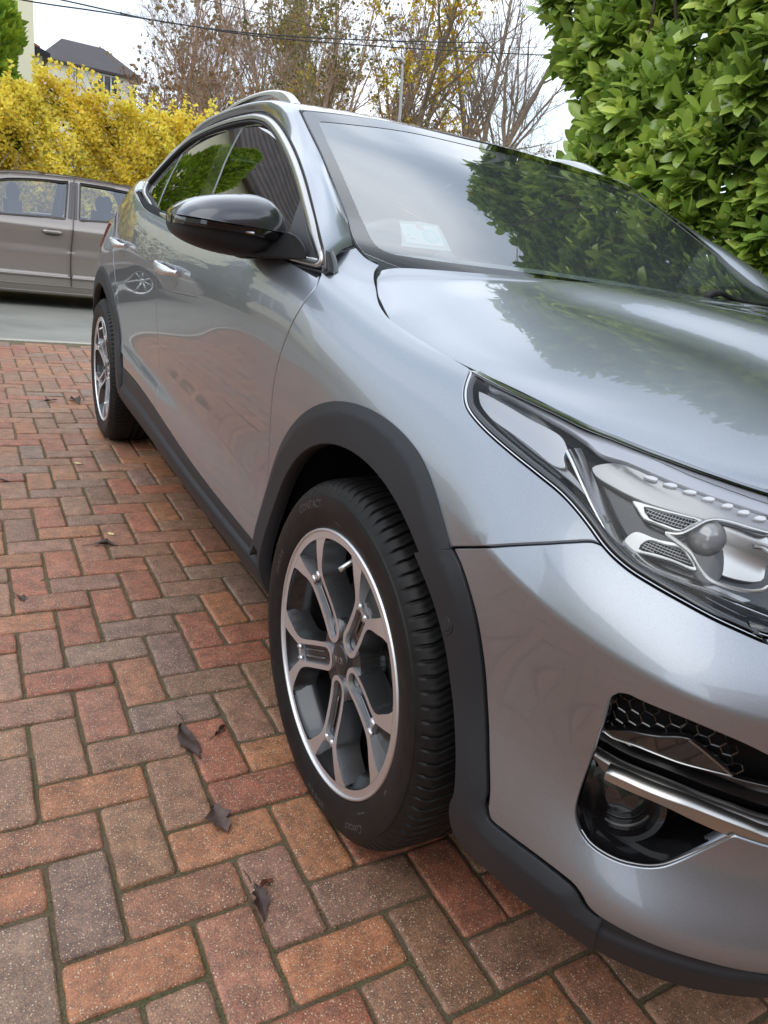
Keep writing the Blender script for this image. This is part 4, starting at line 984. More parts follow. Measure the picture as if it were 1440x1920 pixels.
def rim_parts(key, rot):
    V, F, Mi, W = rim_meshes(rot)
    me = mesh_obj('rim', V, F, [M['machined'], M['wheel_dark']], None, midx=Mi, smooth=False)
    # weld walls so they shade smoothly
    WV = np.concatenate(W.V); key_ = np.round(WV, 5); u_, inv_ = np.unique(key_, axis=0, return_inverse=True); inv_ = inv_.ravel()
    wo = mesh_obj('spoke_side', u_, [[int(inv_[i]) for i in q] for q in W.F], M['wheel_grey'], None, smooth=True); autosmooth(wo, 40)
    b = MB(); b.lathe([(.010, .2445), (.002, .2445), (-.0035, .2430), (-.0045, .2405), (-.002, .2385), (.0005, .2384)], 'x', n=160); 
    lip_ = b.obj('rim_lip', M['machined'], None, smooth=True)
    b = MB(); b.lathe([(.001, .2256), (.012, .2240), (.028, .212), (.05, .206), (.12, .203), (.20, .21)], 'x', n=96); bar = b.obj('rim_barrel', M['barrel'], None, smooth=True)
    # cap, lug bolts, valve
    b = MB(); b.lathe([(.0195, .0300), (.0165, .0292), (.0155, .027), (.0150, .0001)], 'x', n=40); cap = b.obj('centre_cap', M['wheel_dark'], None, smooth=True)
    extra = []
    for k in range(5):
        a = R(47+72*k+rot); cy, cz = .0565*math.cos(a), .0565*math.sin(a); b = MB()
        b.lathe([(.0245, .0125), (.030, .0120), (.034, .0100)], 'x', (0, cy, cz), 16, 1); b.lathe([(.031, .0001), (.0285, .0070), (.0285, .0085), (.036, .0085)], 'x', (0, cy, cz), 6, 0)
        extra.append(b.obj('wheel_bolt', [M['chrome'], M['matt_black']], None, smooth=False))
        ca, sa = math.cos(a), math.sin(a)
        def pt(al, lt, x): return (x, al*ca-lt*sa, al*sa+lt*ca)
        for lt in (-.0065, .0065):   # ribs inside the slot
            b = MB(); P_ = [pt(al, lt, .0165*(1-float(sm(np.array(al), .06, .215)))+.0070) for al in np.linspace(.078, .150, 8)]
            b.tube(P_, [.0006]+[.0022]*6+[.0006], 6, 0); extra.append(b.obj('slot_rib', M['wheel_grey'], None, smooth=True))
        for lt in (-.0114, .0114):   # bright teeth at the fork
            b = MB(); b.tube([pt(al, lt, .006) for al in (.155, .168)], .0045, 6, 0); extra.append(b.obj('fork_tooth', M['machined'], None, smooth=True))
    return [me, wo, lip_, bar]+extra, cap
KIA_L = [[(-.0140, -.0052), (-.0140, .0052), (-.0122, .0052), (-.0122, .0004), (-.0070, .0052), (-.0045, .0052), (-.0095, .0006), (-.0040, -.0052), (-.0066, -.0052), (-.0108, -.0006), (-.0122, -.0018), (-.0122, -.0052)],
         [(-.0010, -.0052), (-.0010, .0052), (.0010, .0052), (.0010, -.0052)],
         [(.0030, -.0052), (.0078, .0052), (.0096, .0052), (.0144, -.0052), (.0122, -.0052), (.0087, .0030), (.0052, -.0052)]]
def cap_letters(ang):
    b = MB()
    for L_ in KIA_L:
        P_ = np.array(L_)*1.15; n = len(P_); a = R(ang)
        # text plane: right = -y (front of the car), up = z, then turned with the wheel
        y = -P_[:, 0]; z = P_[:, 1]; Y = y*math.cos(a)-z*math.sin(a); Z = y*math.sin(a)+z*math.cos(a)
        v, e, f, *_ = delaunay_2d_cdt([Vector((p[0], p[1])) for p in P_], [(i, (i+1) % n) for i in range(n)], [], 1, 1e-7)
        VV = [(.0143, Y[i], Z[i]) for i in range(n)]+[(.0155, Y[i], Z[i]) for i in range(n)]
        b.add(VV, [tuple(q) for q in f]+[(i, (i+1) % n, n+(i+1) % n, n+i) for i in range(n)])
    return b
def make_wheel(parent, loc, rot, side, letters=True):
    """side 0: right side of the car, 1: left (turned by half a turn)"""
    wroot = empty('wheel', (0, 0, 0)); wroot.parent = parent
    wroot.location = loc; wroot.rotation_euler = (0, 0, 0 if side == 0 else math.pi)
    ty = mesh_obj('tyre', TV, TF, M['rubber'], wroot, smooth=True); autosmooth(ty, 32)
    if letters and side == 0:
        l = tyre_letters().obj('tyre_lettering', M['letter'], ty)
    parts, cap = rim_parts(0, rot)
    for p in parts: p.parent = wroot
    cap.parent = wroot; cl = cap_letters(180-22+rot*.5).obj('cap_emblem', M['satin'], cap)
    b = MB(); b.lathe([(.075, .06), (.082, .145), (.095, .150), (.105, .150)], 'x', n=48); b.lathe([(.03, .0001), (.03, .04), (.055, .065), (.08, .075)], 'x', n=32); b.obj('brake_disc', M['disc'], wroot, smooth=False)
    b = MB(); b.lathe([(.068, .09), (.062, .11), (.062, .15), (.072, .165), (.12, .165)], 'x', n=12, a0=R(150), a1=R(215)); b.obj('brake_caliper', M['wheel_dark'], wroot, smooth=False)
    b = MB(); vy, vz = .205*math.cos(R(90+rot)), .205*math.sin(R(90+rot)); q = np.array([vy, vz])
    b.tube([(.030, q[0], q[1]), (.018, q[0]*.97, q[1]*.97), (.004, q[0]*.93, q[1]*.93), (-.006, q[0]*.90, q[1]*.90)], [.006, .0055, .0048, .0048], 10); b.obj('valve', M['reflector'], wroot, smooth=True)
    return wroot
HW = .3225
wf = make_wheel(car, (.0, 0, HW), 0, 0)
wr = make_wheel(car, (.0, 2.65, HW), -12, 0, letters=False)
wl1 = make_wheel(car, (1.8, 0, HW), 20, 1); wl2 = make_wheel(car, (1.8, 2.65, HW), 40, 1)

# ---------------------------------------------------------------- headlights
M['indicator'] = mat('indicator', (.52, .52, .53), .25, metal=.3, coat=1.)
M['led'] = mat('led', (.7, .7, .72), .4, metal=.3)
M['lamp_black'] = mat('lamp_black', (.012, .012, .014), .25, coat=.5)
M['lamp_chrome'] = mat('lamp_chrome', (.42, .42, .41), .3, metal=1.)
def sub(polyname): return np.array(D[polyname])
def lamp_side():
    """returns builder actions so both lamps share one description"""
    h1, h2 = empty('headlight'), empty('headlight'); h1.parent = car; h2.parent = car
    hp = hl_poly if area(hl_poly) > 0 else hl_poly[::-1]
    panel('lamp_lens', inset(hp, .004)[0], S1, M['lens'], h1, lp=h2, off=-.0040, h=.03, thick=.003, gap=0)
    # back wall of the housing
    panel('lamp_housing', inset(hp, .002)[0], S1, M['lamp_black'], h1, lp=h2, off=lambda q: -.030-.046*sm(q[:, 0], -.27, -.42), h=.02, thick=.004, gap=0)
    # side wall joining lens and housing
    mb = MB(); P = inset(hp, .0035)[0]; n = len(P); a = S1(P, -.004); b = S1(P, -.078)
    mb.strip(a, b, close=True); both(mb, 'lamp_surround', M['matt_black'], h1, lp=h2, ang=60)
    # seal: black band with bright edge along lower boundary
    mb = MB(); ribbon(mb, inset(hp, .0085)[0], S1, .011, -.0012, base_off=-.02, close=True); both(mb, 'lamp_seal', M['black_gloss'], h1, lp=h2, ang=60)
    mb = MB(); ribbon(mb, inset(hp, .0028)[0], S1, .0018, .0006, base_off=-.01, close=True); both(mb, 'lamp_edge', M['chrome'], h1, lp=h2, ang=60)
    P_ = lambda nm: cr([tuple(p) for p in D[nm]], .008, close=True)
    # lilac upper band above the blade: sky reflection put into its colour
    band = join(cr([(D['hl_top'][0][0]-.012, D['hl_top'][0][1]-.012)]+[(p[0], p[1]-.010) for p in D['hl_top'][1:]], .01), ln((-.693, 1.069), (-.693, .999)), cr([(-.693, .999), (-.60, .998), (-.52, .996), (-.457, .988), (-.42, .975), (-.395, .979), (-.357, .981), (-.324, .979), (-.267, .978), (-.221, .976), (-.203, .970), (-.1863, 1.0117)], .01))
    panel('lamp_sky_band', band, S1, M['lamp_lilac'], h1, lp=h2, off=-.016, h=.02, thick=.01, gap=0)
    panel('indicator_lamp', P_('hl_blade'), S1, M['indicator'], h1, lp=h2, off=-.014, h=.015, thick=.012, gap=0)
    panel('lamp_shade_panel', P_('hl_shadow'), S1, M['lamp_grey'], h1, lp=h2, off=-.022, h=.015, thick=.01, gap=0)  # grey panel stands in for the shading below the indicator
    panel('lamp_cavity', P_('hl_cavity'), S1, M['lamp_black'], h1, lp=h2, off=-.055, h=.02, thick=.005, gap=0)
    panel('lamp_hood', P_('hl_hood'), S1, M['lamp_grey'], h1, lp=h2, off=lambda q: -.022-.010*sm(q[:, 1], .985, .955), h=.012, thick=.02, gap=0)
    panel('lamp_bowl', P_('hl_bowl'), S1, M['reflector'], h1, lp=h2, off=lambda q: -.040-.02*sm(q[:, 1], .965, .92), h=.015, thick=.004, gap=0)
    for nm in ('hl_cell1', 'hl_cell2'):
        panel('lamp_frame', P_(nm), S1, M['lamp_chrome'], h1, lp=h2, off=-.026, h=.015, thick=.012, gap=0, holes=[cr([tuple(p) for p in D[nm+'i']], .008, close=True)])
        q = inset(np.array(P_(nm+'i')) if area(np.array(P_(nm+'i'))) > 0 else np.array(P_(nm+'i'))[::-1], -.001)[0]
        panel('lamp_grid', q, S1, M['inner_dark'], h1, lp=h2, off=-.032, h=.02, thick=.004, gap=0)
        mb = MB(); lo, hi = q.min(0), q.max(0)
        for a in np.arange(lo[0], hi[0], .0045):
            pts = np.array([[a+(b-lo[1])*-.15, b] for b in np.linspace(lo[1], hi[1], 24)]); k = pip(q, pts)
            if k.sum() > 3: mb.tube(S1(pts[k], -.030), .0005, 4)
        for b in np.arange(lo[1], hi[1], .0042):
            pts = np.array([[a, b+.12*(a-lo[0])*-1] for a in np.linspace(lo[0], hi[0], 40)]); k = pip(q, pts)
            if k.sum() > 3: mb.tube(S1(pts[k], -.030), .0005, 4)
        both(mb, 'lamp_mesh', M['lamp_grey'], h1, lp=h2)
    mb = MB()
    mb.tube(S1(cr([tuple(p) for p in D['hl_ring']], .005), -.022), .0022, 8); mb.tube(S1(cr([tuple(p) for p in D['hl_ring2']], .005), -.022), .0022, 8)
    mb.tube(S1(cr([tuple(p) for p in D['hl_notch']], .005), -.028), .003, 8)
    both(mb, 'lamp_ring', M['reflector'], h1, lp=h2)
    mb = MB(); pts = np.array(cr([tuple(p) for p in D['hl_chrome']], .008)); ribbon(mb, pts, S1, .0055, -.008, base_off=-.03, ww=np.interp(np.linspace(0, 1, len(pts)), [0, .3, .6, 1], [.010, .007, .004, .0065])); both(mb, 'lamp_blade', M['chrome'], h1, lp=h2, ang=60)
    c = S1(np.array([[-.6025, .9332]]), -.052)[0]; mb = MB(); mb.ball(c, .0215, 0, 24, 16); both(mb, 'projector_lens', mat('lensball', (.34, .33, .32), .10, metal=.2, coat=1.), h1, lp=h2)
    mb = MB(); mb.ball(c+[.009, .010, -.001], .0225, 0, 24, 16); both(mb, 'projector_housing', M['lamp_grey'], h1, lp=h2)
    # row of light elements
    for p in D['hl_led']:
        q = np.array(p); panel('running_light', cr([tuple(q+[.0095, -.0035]), tuple(q+[.002, .0030]), tuple(q+[-.0085, .0042]), tuple(q+[-.0100, .0005]), tuple(q+[-.002, -.0030])], .003, close=True), S1, M['lamp_white'], h1, lp=h2, off=-.0135, h=.01, thick=.006, gap=0, bev=.001)
lamp_side()
# ---------------------------------------------------------------- bumper intake
def intake_side():
    ip = intake if area(intake) > 0 else intake[::-1]
    mb = MB(); P = inset(ip, -.001)[0]; mb.strip(S1(P, -.010), S1(P, -.085), close=True)
    both(mb, 'intake_wall', M['black_gloss'], car, ang=60)
    panel('intake_back', inset(ip, -.002)[0], S1, M['inner_dark'], car, off=-.075, h=.03, thick=.003, gap=0)
    # hexagon mesh
    mb = MB(); hexp = join(ln((-.563, .62), (-.562, .69), (-.575, .70), (-.69, .70), (-.72, .64), (-.563, .62), h=.01)); rr = .0105
    for i in range(12):
        for j in range(8):
            cx_ = -.555-i*rr*1.55; cy_ = .625+j*rr*1.75+(i % 2)*rr*.87
            if not pip(hexp, np.array([[cx_, cy_]]))[0]: continue
            ang_ = np.linspace(0, 2*np.pi, 7); pts = np.c_[cx_+rr*np.cos(ang_), cy_+rr*np.sin(ang_)]
            mb.tube(S1(pts, -.034), .0012, 4, cap=False)
    both(mb, 'intake_mesh', M['black_gloss'], car)
    panel('intake_mesh_back', hexp, S1, M['inner_dark'], car, off=-.040, h=.03, thick=.003, gap=0)
    # black wing and its pointed fin
    wp = join(cr([tuple(p) for p in D['wing_lo']], .01), cr([tuple(p) for p in D['wing_hi'][::-1]], .01), ln(D['wing_hi'][0], D['wing_lo'][0]))
    panel('intake_wing', wp, S1, M['black_gloss'], car, off=-.024, h=.015, thick=.014, gap=0)
    mb = MB(); mb.tube(S1(cr([tuple(p) for p in D['wing_lo']], .008), -.023), .0011, 6); mb.tube(S1(cr([tuple(p) for p in D['wing_hi'][2:]], .008), -.023), .0011, 6); both(mb, 'wing_edge', M['satin'], car)
    shelf = join(cr([(-.556, .60), (-.60, .612), (-.66, .618), (-.75, .612), (-.93, .61)], .01), ln((-.93, .61), (-.93, .575)), cr([(-.93, .575), (-.78, .568), (-.70, .578), (-.62, .582), (-.552, .578)], .01))
    panel('intake_shelf', shelf, S1, M['black_gloss'], car, off=-.045, h=.02, thick=.01, gap=0)
    # silver blades
    def blade(hi, lo, o, nm, mt, ext):
        H = cr([tuple(p) for p in D[hi]]+[(ext, D[hi][-1][1]-.012)], .01); L_ = cr([tuple(p) for p in D[lo]]+[(ext, D[lo][-1][1]-.014)], .01)
        panel(nm, join(H, L_[::-1]), S1, mt, car, off=o, h=.012, thick=.018, gap=0, bev=.002)
    blade('blade_hi', 'blade_lo', lambda q: -.004*np.ones(len(q)), 'intake_blade', M['satin'], -.95)
    blade('blade2_hi', 'blade2_lo', lambda q: -.020*np.ones(len(q)), 'intake_blade', M['satin2'], -.95)
    # fog lamp
    c = S1(np.array([[-.598, .505]]), -.052)[0]; ax = nrm(S1, np.array([[-.62, .50]]))[0]; ax = ax/np.linalg.norm(ax)
    u_ = np.cross(ax, [0, 0, 1]); u_ /= np.linalg.norm(u_); v_ = np.cross(u_, ax)
    mb = MB()
    def ringp(r, d, n=40, a0=0, a1=2*np.pi): return np.array([c+ax*d+u_*r*math.cos(t)+v_*r*math.sin(t) for t in np.linspace(a0, a1, n)])
    prof = [(.062, .000), (.052, .014), (.044, .016), (.040, .008), (.036, -.004), (.020, .002), (.001, .004)]
    for (r1, d1), (r2, d2) in zip(prof[:-1], prof[1:]): mb.strip(ringp(r1, d1), ringp(r2, d2))
    both(mb, 'fog_lamp', M['black_gloss'], car, ang=40)
    mb = MB(); mb.tube(ringp(.037, .001, 20, R(200), R(290)), .0010, 5); both(mb, 'fog_lamp_edge', M['satin'], car)
    mb = MB(); q = S1(np.array([[-.5655, .555], [-.5755, .560], [-.590, .552], [-.575, .535]]), -.030); mb.add(np.r_[q, S1(np.array([[-.5655, .555], [-.5755, .560], [-.590, .552], [-.575, .535]]), -.036)], [(0, 1, 2, 3), (0, 4, 5, 1), (1, 5, 6, 2), (2, 6, 7, 3), (3, 7, 4, 0)]); both(mb, 'fog_lamp_bracket', M['satin2'], car)
    # thin bright lip along the lower edge of the opening
    pp = np.array(cr([tuple(p) for p in D['intake'][8:]], .008)); mb = MB(); mb.tube(S1(pp+[0, .0012], -.0022), .0012, 6); both(mb, 'intake_edge', M['satin'], car)
M['satin2'] = mat('satin2', (.20, .19, .18), .25, metal=.9, coat=.6)
intake_side()
# parking sensor in the arch trim
mb = MB(); c = S1(np.array([D['sensor'][0]]), .0115)[0]
mb.lathe([(-.002, .0001), (-.002, .010), (-.0005, .0112), (.0, .0135), (-.0006, .015), (.004, .0165)], 'x', tuple(c+[.0008, 0, 0]), 28); both(mb, 'parking_sensor', M['cladding'], car, ang=50)
# ---------------------------------------------------------------- cabin
mb = MB(); mb.box(.12, 1.68, .55, .62, .60, .98); mb.box(.10, 1.70, .42, 1.0, .88, .95)
P_ = [(x, .62+.10*math.sin(math.pi*(x-.1)/1.6), .955+.02*math.sin(math.pi*(x-.1)/1.6)) for x in np.linspace(.12, 1.68, 20)]; mb.tube(P_, .06, 8)
mb.lathe([(.20, .0), (.22, .09)], 'x', (.4, .78, .97), 8)
mb.obj('dashboard', M['dash'], car)
mb = MB(); mb.box(.10, 1.70, .45, 3.0, .30, .34); mb.box(.08, .11, .5, 2.6, .34, .93); mb.box(1.69, 1.72, .5, 2.6, .34, .93); mb.obj('cabin_floor', M['inner_dark'], car)
mb = MB(); mb.box(.40, 1.40, 1.22, 2.35, 1.345, 1.352); mb.obj('headlining', tinted('lining', (.42, .42, .41), .9), car)
sc_ = np.array([.55, .86, 1.0]); th = np.linspace(0, 2*np.pi, 40, endpoint=False); up_ = np.array([0, .45, .89]); rt_ = np.array([1., 0, 0])
mb = MB(); mb.tube(np.array([sc_+rt_*.185*math.cos(a)+up_*.185*math.sin(a)-np.array([0, 0, .06]) for a in th]), .015, 8, close=True)
for a in (R(0), R(180), R(270)): mb.tube([sc_-[0, 0, .06], sc_-[0, 0, .06]+rt_*.18*math.cos(a)+up_*.18*math.sin(a)], .014, 6)
mb.ball(sc_-[0, 0, .06], .05); mb.obj('steering_wheel', tinted('wheel_rim_cover', (.16, .16, .17), .5), car, smooth=True)
def seat(x, y, w=.5):
    s = empty('seat', (0, 0, 0)); s.parent = car
    b = MB(); b.box(x-w/2, x+w/2, y-.25, y+.27, .55, .68); autosmooth(b.obj('seat_cushion', M['seat'], s), 30)
    b = MB(); V = [(x+sx*w/2*(.95 if z > 1 else 1), y+.24+(z-.6)*.28+d, z) for z in (.62, .9, 1.12) for sx in (-1, 1) for d in (-.06, .06)]
    F = []
    for i in range(2):
        o = i*4; F += [(o, o+4, o+6, o+2)[::-1], (o+1, o+3, o+7, o+5)[::-1], (o, o+1, o+5, o+4)[::-1], (o+2, o+6, o+7, o+3)[::-1]]
    F.append((8, 9, 11, 10)); b.add(V, F); b.obj('seat_back', M['seat'], s)
    b = MB(); b.ball((x, y+.42, 1.20), (.13, .05, .09), 0, 16, 10); b.obj('headrest', M['seat'], s, smooth=True)
for x in (.52, 1.28): seat(x, 1.35)
seat(.5, 2.2); seat(1.3, 2.2); seat(.9, 2.2, .3)
# bonnet gap: wiper and cowl
mb = MB(); yy = .36; P_ = [(x, .30, .965) for x in np.linspace(.36, 1.44, 16)]; mb.tube(P_, .03, 8); mb.obj('cowl', M['matt_black'], car, smooth=True)
wp_ = empty('wiper'); wp_.parent = car
WP = lambda s, t, o: WS(np.array([[s if s <= 1 else 2-s, t]]), o)[0]*np.array([1, 1, 1]) if s <= 1 else flip_x(WS(np.array([[2-s, t]]), o))[0]
mb = MB(); mb.tube([WP(1.25, .145, .012), WP(1.27, .15, .03), WP(1.32, .145, .035), WP(1.42, .14, .02), WP(1.62, .12, .014)], [.012, .010, .007, .006, .004], 8); mb.obj('wiper_arm', M['matt_black'], wp_, smooth=True)
mb = MB(); mb.tube([WP(s, .13+.015*math.sin((s-.9)*3), .010) for s in np.linspace(.85, 1.72, 20)], .006, 6); mb.obj('wiper_blade', M['matt_black'], wp_, smooth=True)
# permit card behind the glass
def card(poly, off, name, mt, parent=None, **k):
    V, F, N = panel_data(poly, WS, off=off, thick=.0008, gap=0, bev=.0002, h=.02)
    return mesh_obj(name, V, F, mt, parent, N=N, **k)

# ================================================================== permit card, ground, surroundings
def build_card():
    root = empty('parking_permit', (0, 0, 0), label='small pale green and white permit card stuck inside the windscreen corner', cat='permit')
    m1 = mat('card_plastic', (.62, .72, .66), .4); m2 = mat('card_paper', (.74, .95, .93), .6); m3 = mat('card_white', (.93, .97, .96), .6); m4 = mat('card_teal', (.50, .86, .84), .6); m5 = mat('card_red', (.75, .55, .55), .6); m6 = mat('card_ink', (.12, .14, .14), .6)
    o_ = [(.1802, .4237), (.25, .4345), (.3168, .4300), (.3018, .2879), (.1457, .2663)]; i_ = [(.1756, .4082), (.3019, .4180), (.2859, .3060), (.1635, .2900)]
    card(join(ln(*o_, o_[0], h=.02)), -.009, 'plastic_sleeve', m1, root); card(join(ln(*i_, i_[0], h=.02)), -.0075, 'paper', m3, root)
    A, B, C_, D_ = [np.array(p) for p in i_]
    def q(u, v): return (A*(1-u)*(1-v)+B*u*(1-v)+C_*u*v+D_*(1-u)*v)
    def ell(cu, cv, ru, rv, n=28): return np.array([q(cu+ru*math.cos(t), cv+rv*math.sin(t)) for t in np.linspace(0, 2*np.pi, n, endpoint=False)])
    card(ell(.30, .30, .24, .24), -.0068, 'printed_panel', m2, root); card(ell(.72, .52, .22, .34), -.0068, 'printed_panel', m4, root); card(ell(.72, .50, .15, .24), -.0062, 'printed_panel', m2, root)
    card(np.array([q(.42, .02), q(.60, .04), q(.60, .22), q(.42, .20)]), -.0062, 'printed_mark', m5, root)
    for u, v in ((.17, .74), (.23, .75), (.10, .56)): card(ell(u, v, .012, .022, 8), -.0062, 'printed_mark', m6, root)
build_card()
# ---------------------------------------------------------------- brick paving (herringbone)
BM = .098388; BX0 = -.48049; BY0 = .02572
PAL = {'R': srgb(168, 94, 68), 'O': srgb(178, 114, 72), 'T': srgb(164, 121, 94), 'B': srgb(148, 108, 82), 'G': srgb(134, 111, 99), 'M': srgb(146, 106, 86), 'P': srgb(164, 106, 80), 'D': srgb(130, 98, 80)}
KNOWN = {('H', 0, 2): 'O', ('V', 0, 0): 'G', ('H', 1, 1): 'P', ('V', 1, -1): 'B', ('V', 2, 2): 'P', ('H', 2, 0): 'O', ('V', 2, -2): 'T', ('H', 0, -2): 'O', ('H', -1, -1): 'P', ('V', 0, -4): 'T', ('H', 1, -3): 'M', ('V', 3, -3): 'R', ('H', 2, -4): 'G', ('V', 1, -5): 'P', ('H', 0, -6): 'R', ('V', 0, -8): 'M', ('H', 1, -7): 'G', ('V', 1, -9): 'R', ('V', 2, -10): 'R', ('H', 2, -8): 'G', ('V', 2, -6): 'P', ('V', 3, -7): 'G', ('V', 4, -8): 'R', ('H', 3, -9): 'G', ('H', 4, -6): 'R', ('H', 5, -7): 'R', ('H', 3, -5): 'D', ('V', 4, -4): 'B', ('V', 3, -11): 'R', ('H', 2, -12): 'R', ('V', 3, 1): 'M', ('V', 4, 0): 'O', ('H', 3, -1): 'R', ('V', -1, 1): 'G', ('H', -2, 0): 'O', ('H', 3, 3): 'O', ('V', 1, 3): 'T', ('V', 0, 4): 'B', ('H', 0, -10): 'P', ('H', -1, -5): 'T', ('H', 5, -3): 'B', ('V', 5, -1): 'B', ('H', 4, 2): 'D', ('V', 5, -5): 'B', ('H', 1, -11): 'M', ('V', 2, -14): 'P', ('V', 1, -17): 'R', ('V', 4, -12): 'B', ('V', 6, -2): 'O', ('H', 5, 1): 'R', ('V', 4, 4): 'B', ('V', 5, 3): 'B', ('V', 6, 2): 'R'}
def paving(y_lo=-2.6, y_hi=5.30, x_lo=-3.2, x_hi=3.4):
    V = []; F = []; C_ = []
    out = np.array([(-.5, -1), (.5, -1), (1, -.5), (1, .5), (.5, 1), (-.5, 1), (-1, .5), (-1, -.5)], float)
    r2 = np.random.default_rng(11)
    i0, i1 = int((x_lo-BX0)/BM), int((x_hi-BX0)/BM); j0, j1 = int((BY0-y_hi)/BM), int((BY0-y_lo)/BM)
    names = list(PAL)
    for i in range(i0, i1):
        for j in range(j0, j1):
            s = (i+j) % 4
            if s == 0: hx, hy = .5, 1.
            elif s == 2: hx, hy = 1., .5
            else: continue
            cx = BX0+(i+hx)*BM; cy = BY0-(j+hy)*BM; t_ = 'V' if s == 0 else 'H'
            if cy+hy*BM > y_hi+.02: continue
            k = KNOWN.get((t_, i, j)) or names[r2.choice(8, p=[.18, .15, .10, .17, .06, .12, .18, .04])]
            c = (np.array(PAL[k])*.72+np.array(srgb(150, 110, 92))*.28)*r2.uniform(1.12, 1.40)*np.array([1, r2.uniform(.96, 1.04), r2.uniform(.95, 1.05)])
            gap = .0026+r2.uniform(0, .0014); lx, ly = hx*BM-gap, hy*BM-gap; rot = r2.normal(0, .010); dz = r2.normal(0, .0012); tx, ty = np.clip(r2.normal(0, .005, 2), -.011, .011)
            cr_ = .007
            P = []
            for sx, sy in ((-1, -1), (1, -1), (1, 1), (-1, 1)):
                a = [(sx*lx, sy*(ly-cr_)), (sx*(lx-.002), sy*(ly-.002)), (sx*(lx-cr_), sy*ly)]
                if sx*sy > 0: P += a
                else: P += a[::-1]
            # subdivide long sides with a little wander
            Q = []
            for a, b in zip(P, P[1:]+P[:1]):
                Q.append(np.array(a)); d = np.subtract(b, a); L_ = np.hypot(*d)
                if L_ > .03:
                    for q in range(1, int(L_/.022)+1): Q.append(np.array(a)+d*q/(int(L_/.022)+1)+r2.normal(0, .0006, 2))
            Q = np.array(Q); n = len(Q); ca, sa = math.cos(rot), math.sin(rot)
            def ring(sc, z): 
                W = Q*(1-sc/np.maximum(np.abs(Q).max(0), 1e-6)); X = np.c_[W[:, 0]*ca-W[:, 1]*sa+cx, W[:, 0]*sa+W[:, 1]*ca+cy]
                return np.c_[X, z+dz+W[:, 0]*tx+W[:, 1]*ty]
            rg = [ring(0, -.022), ring(.0002, -.0055), ring(.0016, -.0022), ring(.0050, -.0003), ring(.012, 0)]
            b = len(V)
            for q in rg: V.extend(q.tolist())
            for q in range(4):
                for e in range(n): F.append((b+q*n+e, b+q*n+(e+1) % n, b+(q+1)*n+(e+1) % n, b+(q+1)*n+e))
            F.append(tuple(b+4*n+e for e in range(n))); C_ += [c]*(5*n)
    return np.array(V), F, np.clip(np.array(C_), 0, 1)
bm = mat('brick', (.2, .1, .08), .5, spec=.45); t = NT(bm)
va = t.n('ShaderNodeVertexColor', layer_name='tint')
n1 = t.noise(22, 5, .6); n2 = t.noise(7, 3); 
c1 = t.mix(t.ramp(n1.outputs['Fac'], [(.35, (0, 0, 0)), (.68, (1, 1, 1))]).outputs[0], t.mix(1., va.outputs[0], (.50, .50, .52), 'MULTIPLY'), va.outputs[0])
nn = t.noise(60, 4, .7); c1 = t.mix(t.ramp(nn.outputs['Fac'], [(.46, (0, 0, 0)), (.62, (.42, .42, .42))]).outputs[0], c1, srgb(84, 78, 68))
vo = t.n('ShaderNodeTexVoronoi', {'Scale': 250., 'Randomness': 1.}); t.l(t.coord(), vo.inputs['Vector'])
spk = t.ramp(vo.outputs['Distance'], [(.0, (1, 1, 1)), (.26, (1, 1, 1)), (.34, (0, 0, 0))])
sc = t.n('ShaderNodeSeparateColor'); t.l(vo.outputs['Color'], sc.inputs[0])
sel = t.math('GREATER_THAN', sc.outputs[0], .52); fac = t.math('MULTIPLY', spk.outputs[0], sel)
spc = t.ramp(sc.outputs[1], [(0, srgb(160, 122, 92)), (.5, srgb(202, 172, 138)), (1, srgb(230, 214, 188))])
c2 = t.mix(t.math('MULTIPLY', fac, .86), c1, spc.outputs[0])
vo2 = t.n('ShaderNodeTexVoronoi', {'Scale': 700.}); t.l(t.coord(), vo2.inputs['Vector']); sc2 = t.n('ShaderNodeSeparateColor'); t.l(vo2.outputs['Color'], sc2.inputs[0])
c2 = t.mix(t.math('MULTIPLY', t.math('GREATER_THAN', sc2.outputs[0], .72), .38), c2, srgb(66, 50, 42)); c2 = t.mix(t.math('MULTIPLY', t.math('LESS_THAN', sc2.outputs[0], .20), .35), c2, srgb(198, 152, 110))
t.l(c2, t.b.inputs['Base Color'])
rr = t.ramp(n2.outputs['Fac'], [(.3, (.36, .36, .36)), (.7, (.62, .62, .62))]); t.l(rr.outputs[0], t.b.inputs['Roughness'])
hb = t.math('ADD', t.math('MULTIPLY', vo.outputs['Distance'], .5), t.noise(180, 5, .7).outputs['Fac']); t.bump(hb, .55, .0016)
BV, BF, BC = paving()
mesh_obj('brick_paving', BV, BF, bm, smooth=True, vcol=BC, kind='structure'); autosmooth(bpy.data.objects['brick_paving'], 50)
# sandy, mossy joints
jm = mat('joint_sand', (.1, .09, .06), .85); t = NT(jm); n = t.noise(9, 5, .65); nf = t.noise(260, 4, .8)
ja = t.ramp(n.outputs['Fac'], [(.35, srgb(124, 104, 82)), (.52, srgb(122, 108, 80)), (.70, srgb(104, 104, 66))]); jb = t.mix(t.ramp(nf.outputs['Fac'], [(.35, (0, 0, 0)), (.65, (1, 1, 1))]).outputs[0], t.mix(1., ja.outputs[0], (.45, .45, .42), 'MULTIPLY'), ja.outputs[0]); t.l(jb, t.b.inputs['Base Color']); t.bump(nf.outputs['Fac'], 1., .004)
gx1, gy1 = np.meshgrid(np.linspace(-3.2, 3.4, 260), np.linspace(-2.6, 5.31, 300), indexing='ij')
gz = -.0056+.0014*np.sin(gx1*37+np.sin(gy1*23)*2)*np.sin(gy1*41+np.sin(gx1*19)*2)+rng.normal(0, .0009, gx1.shape)
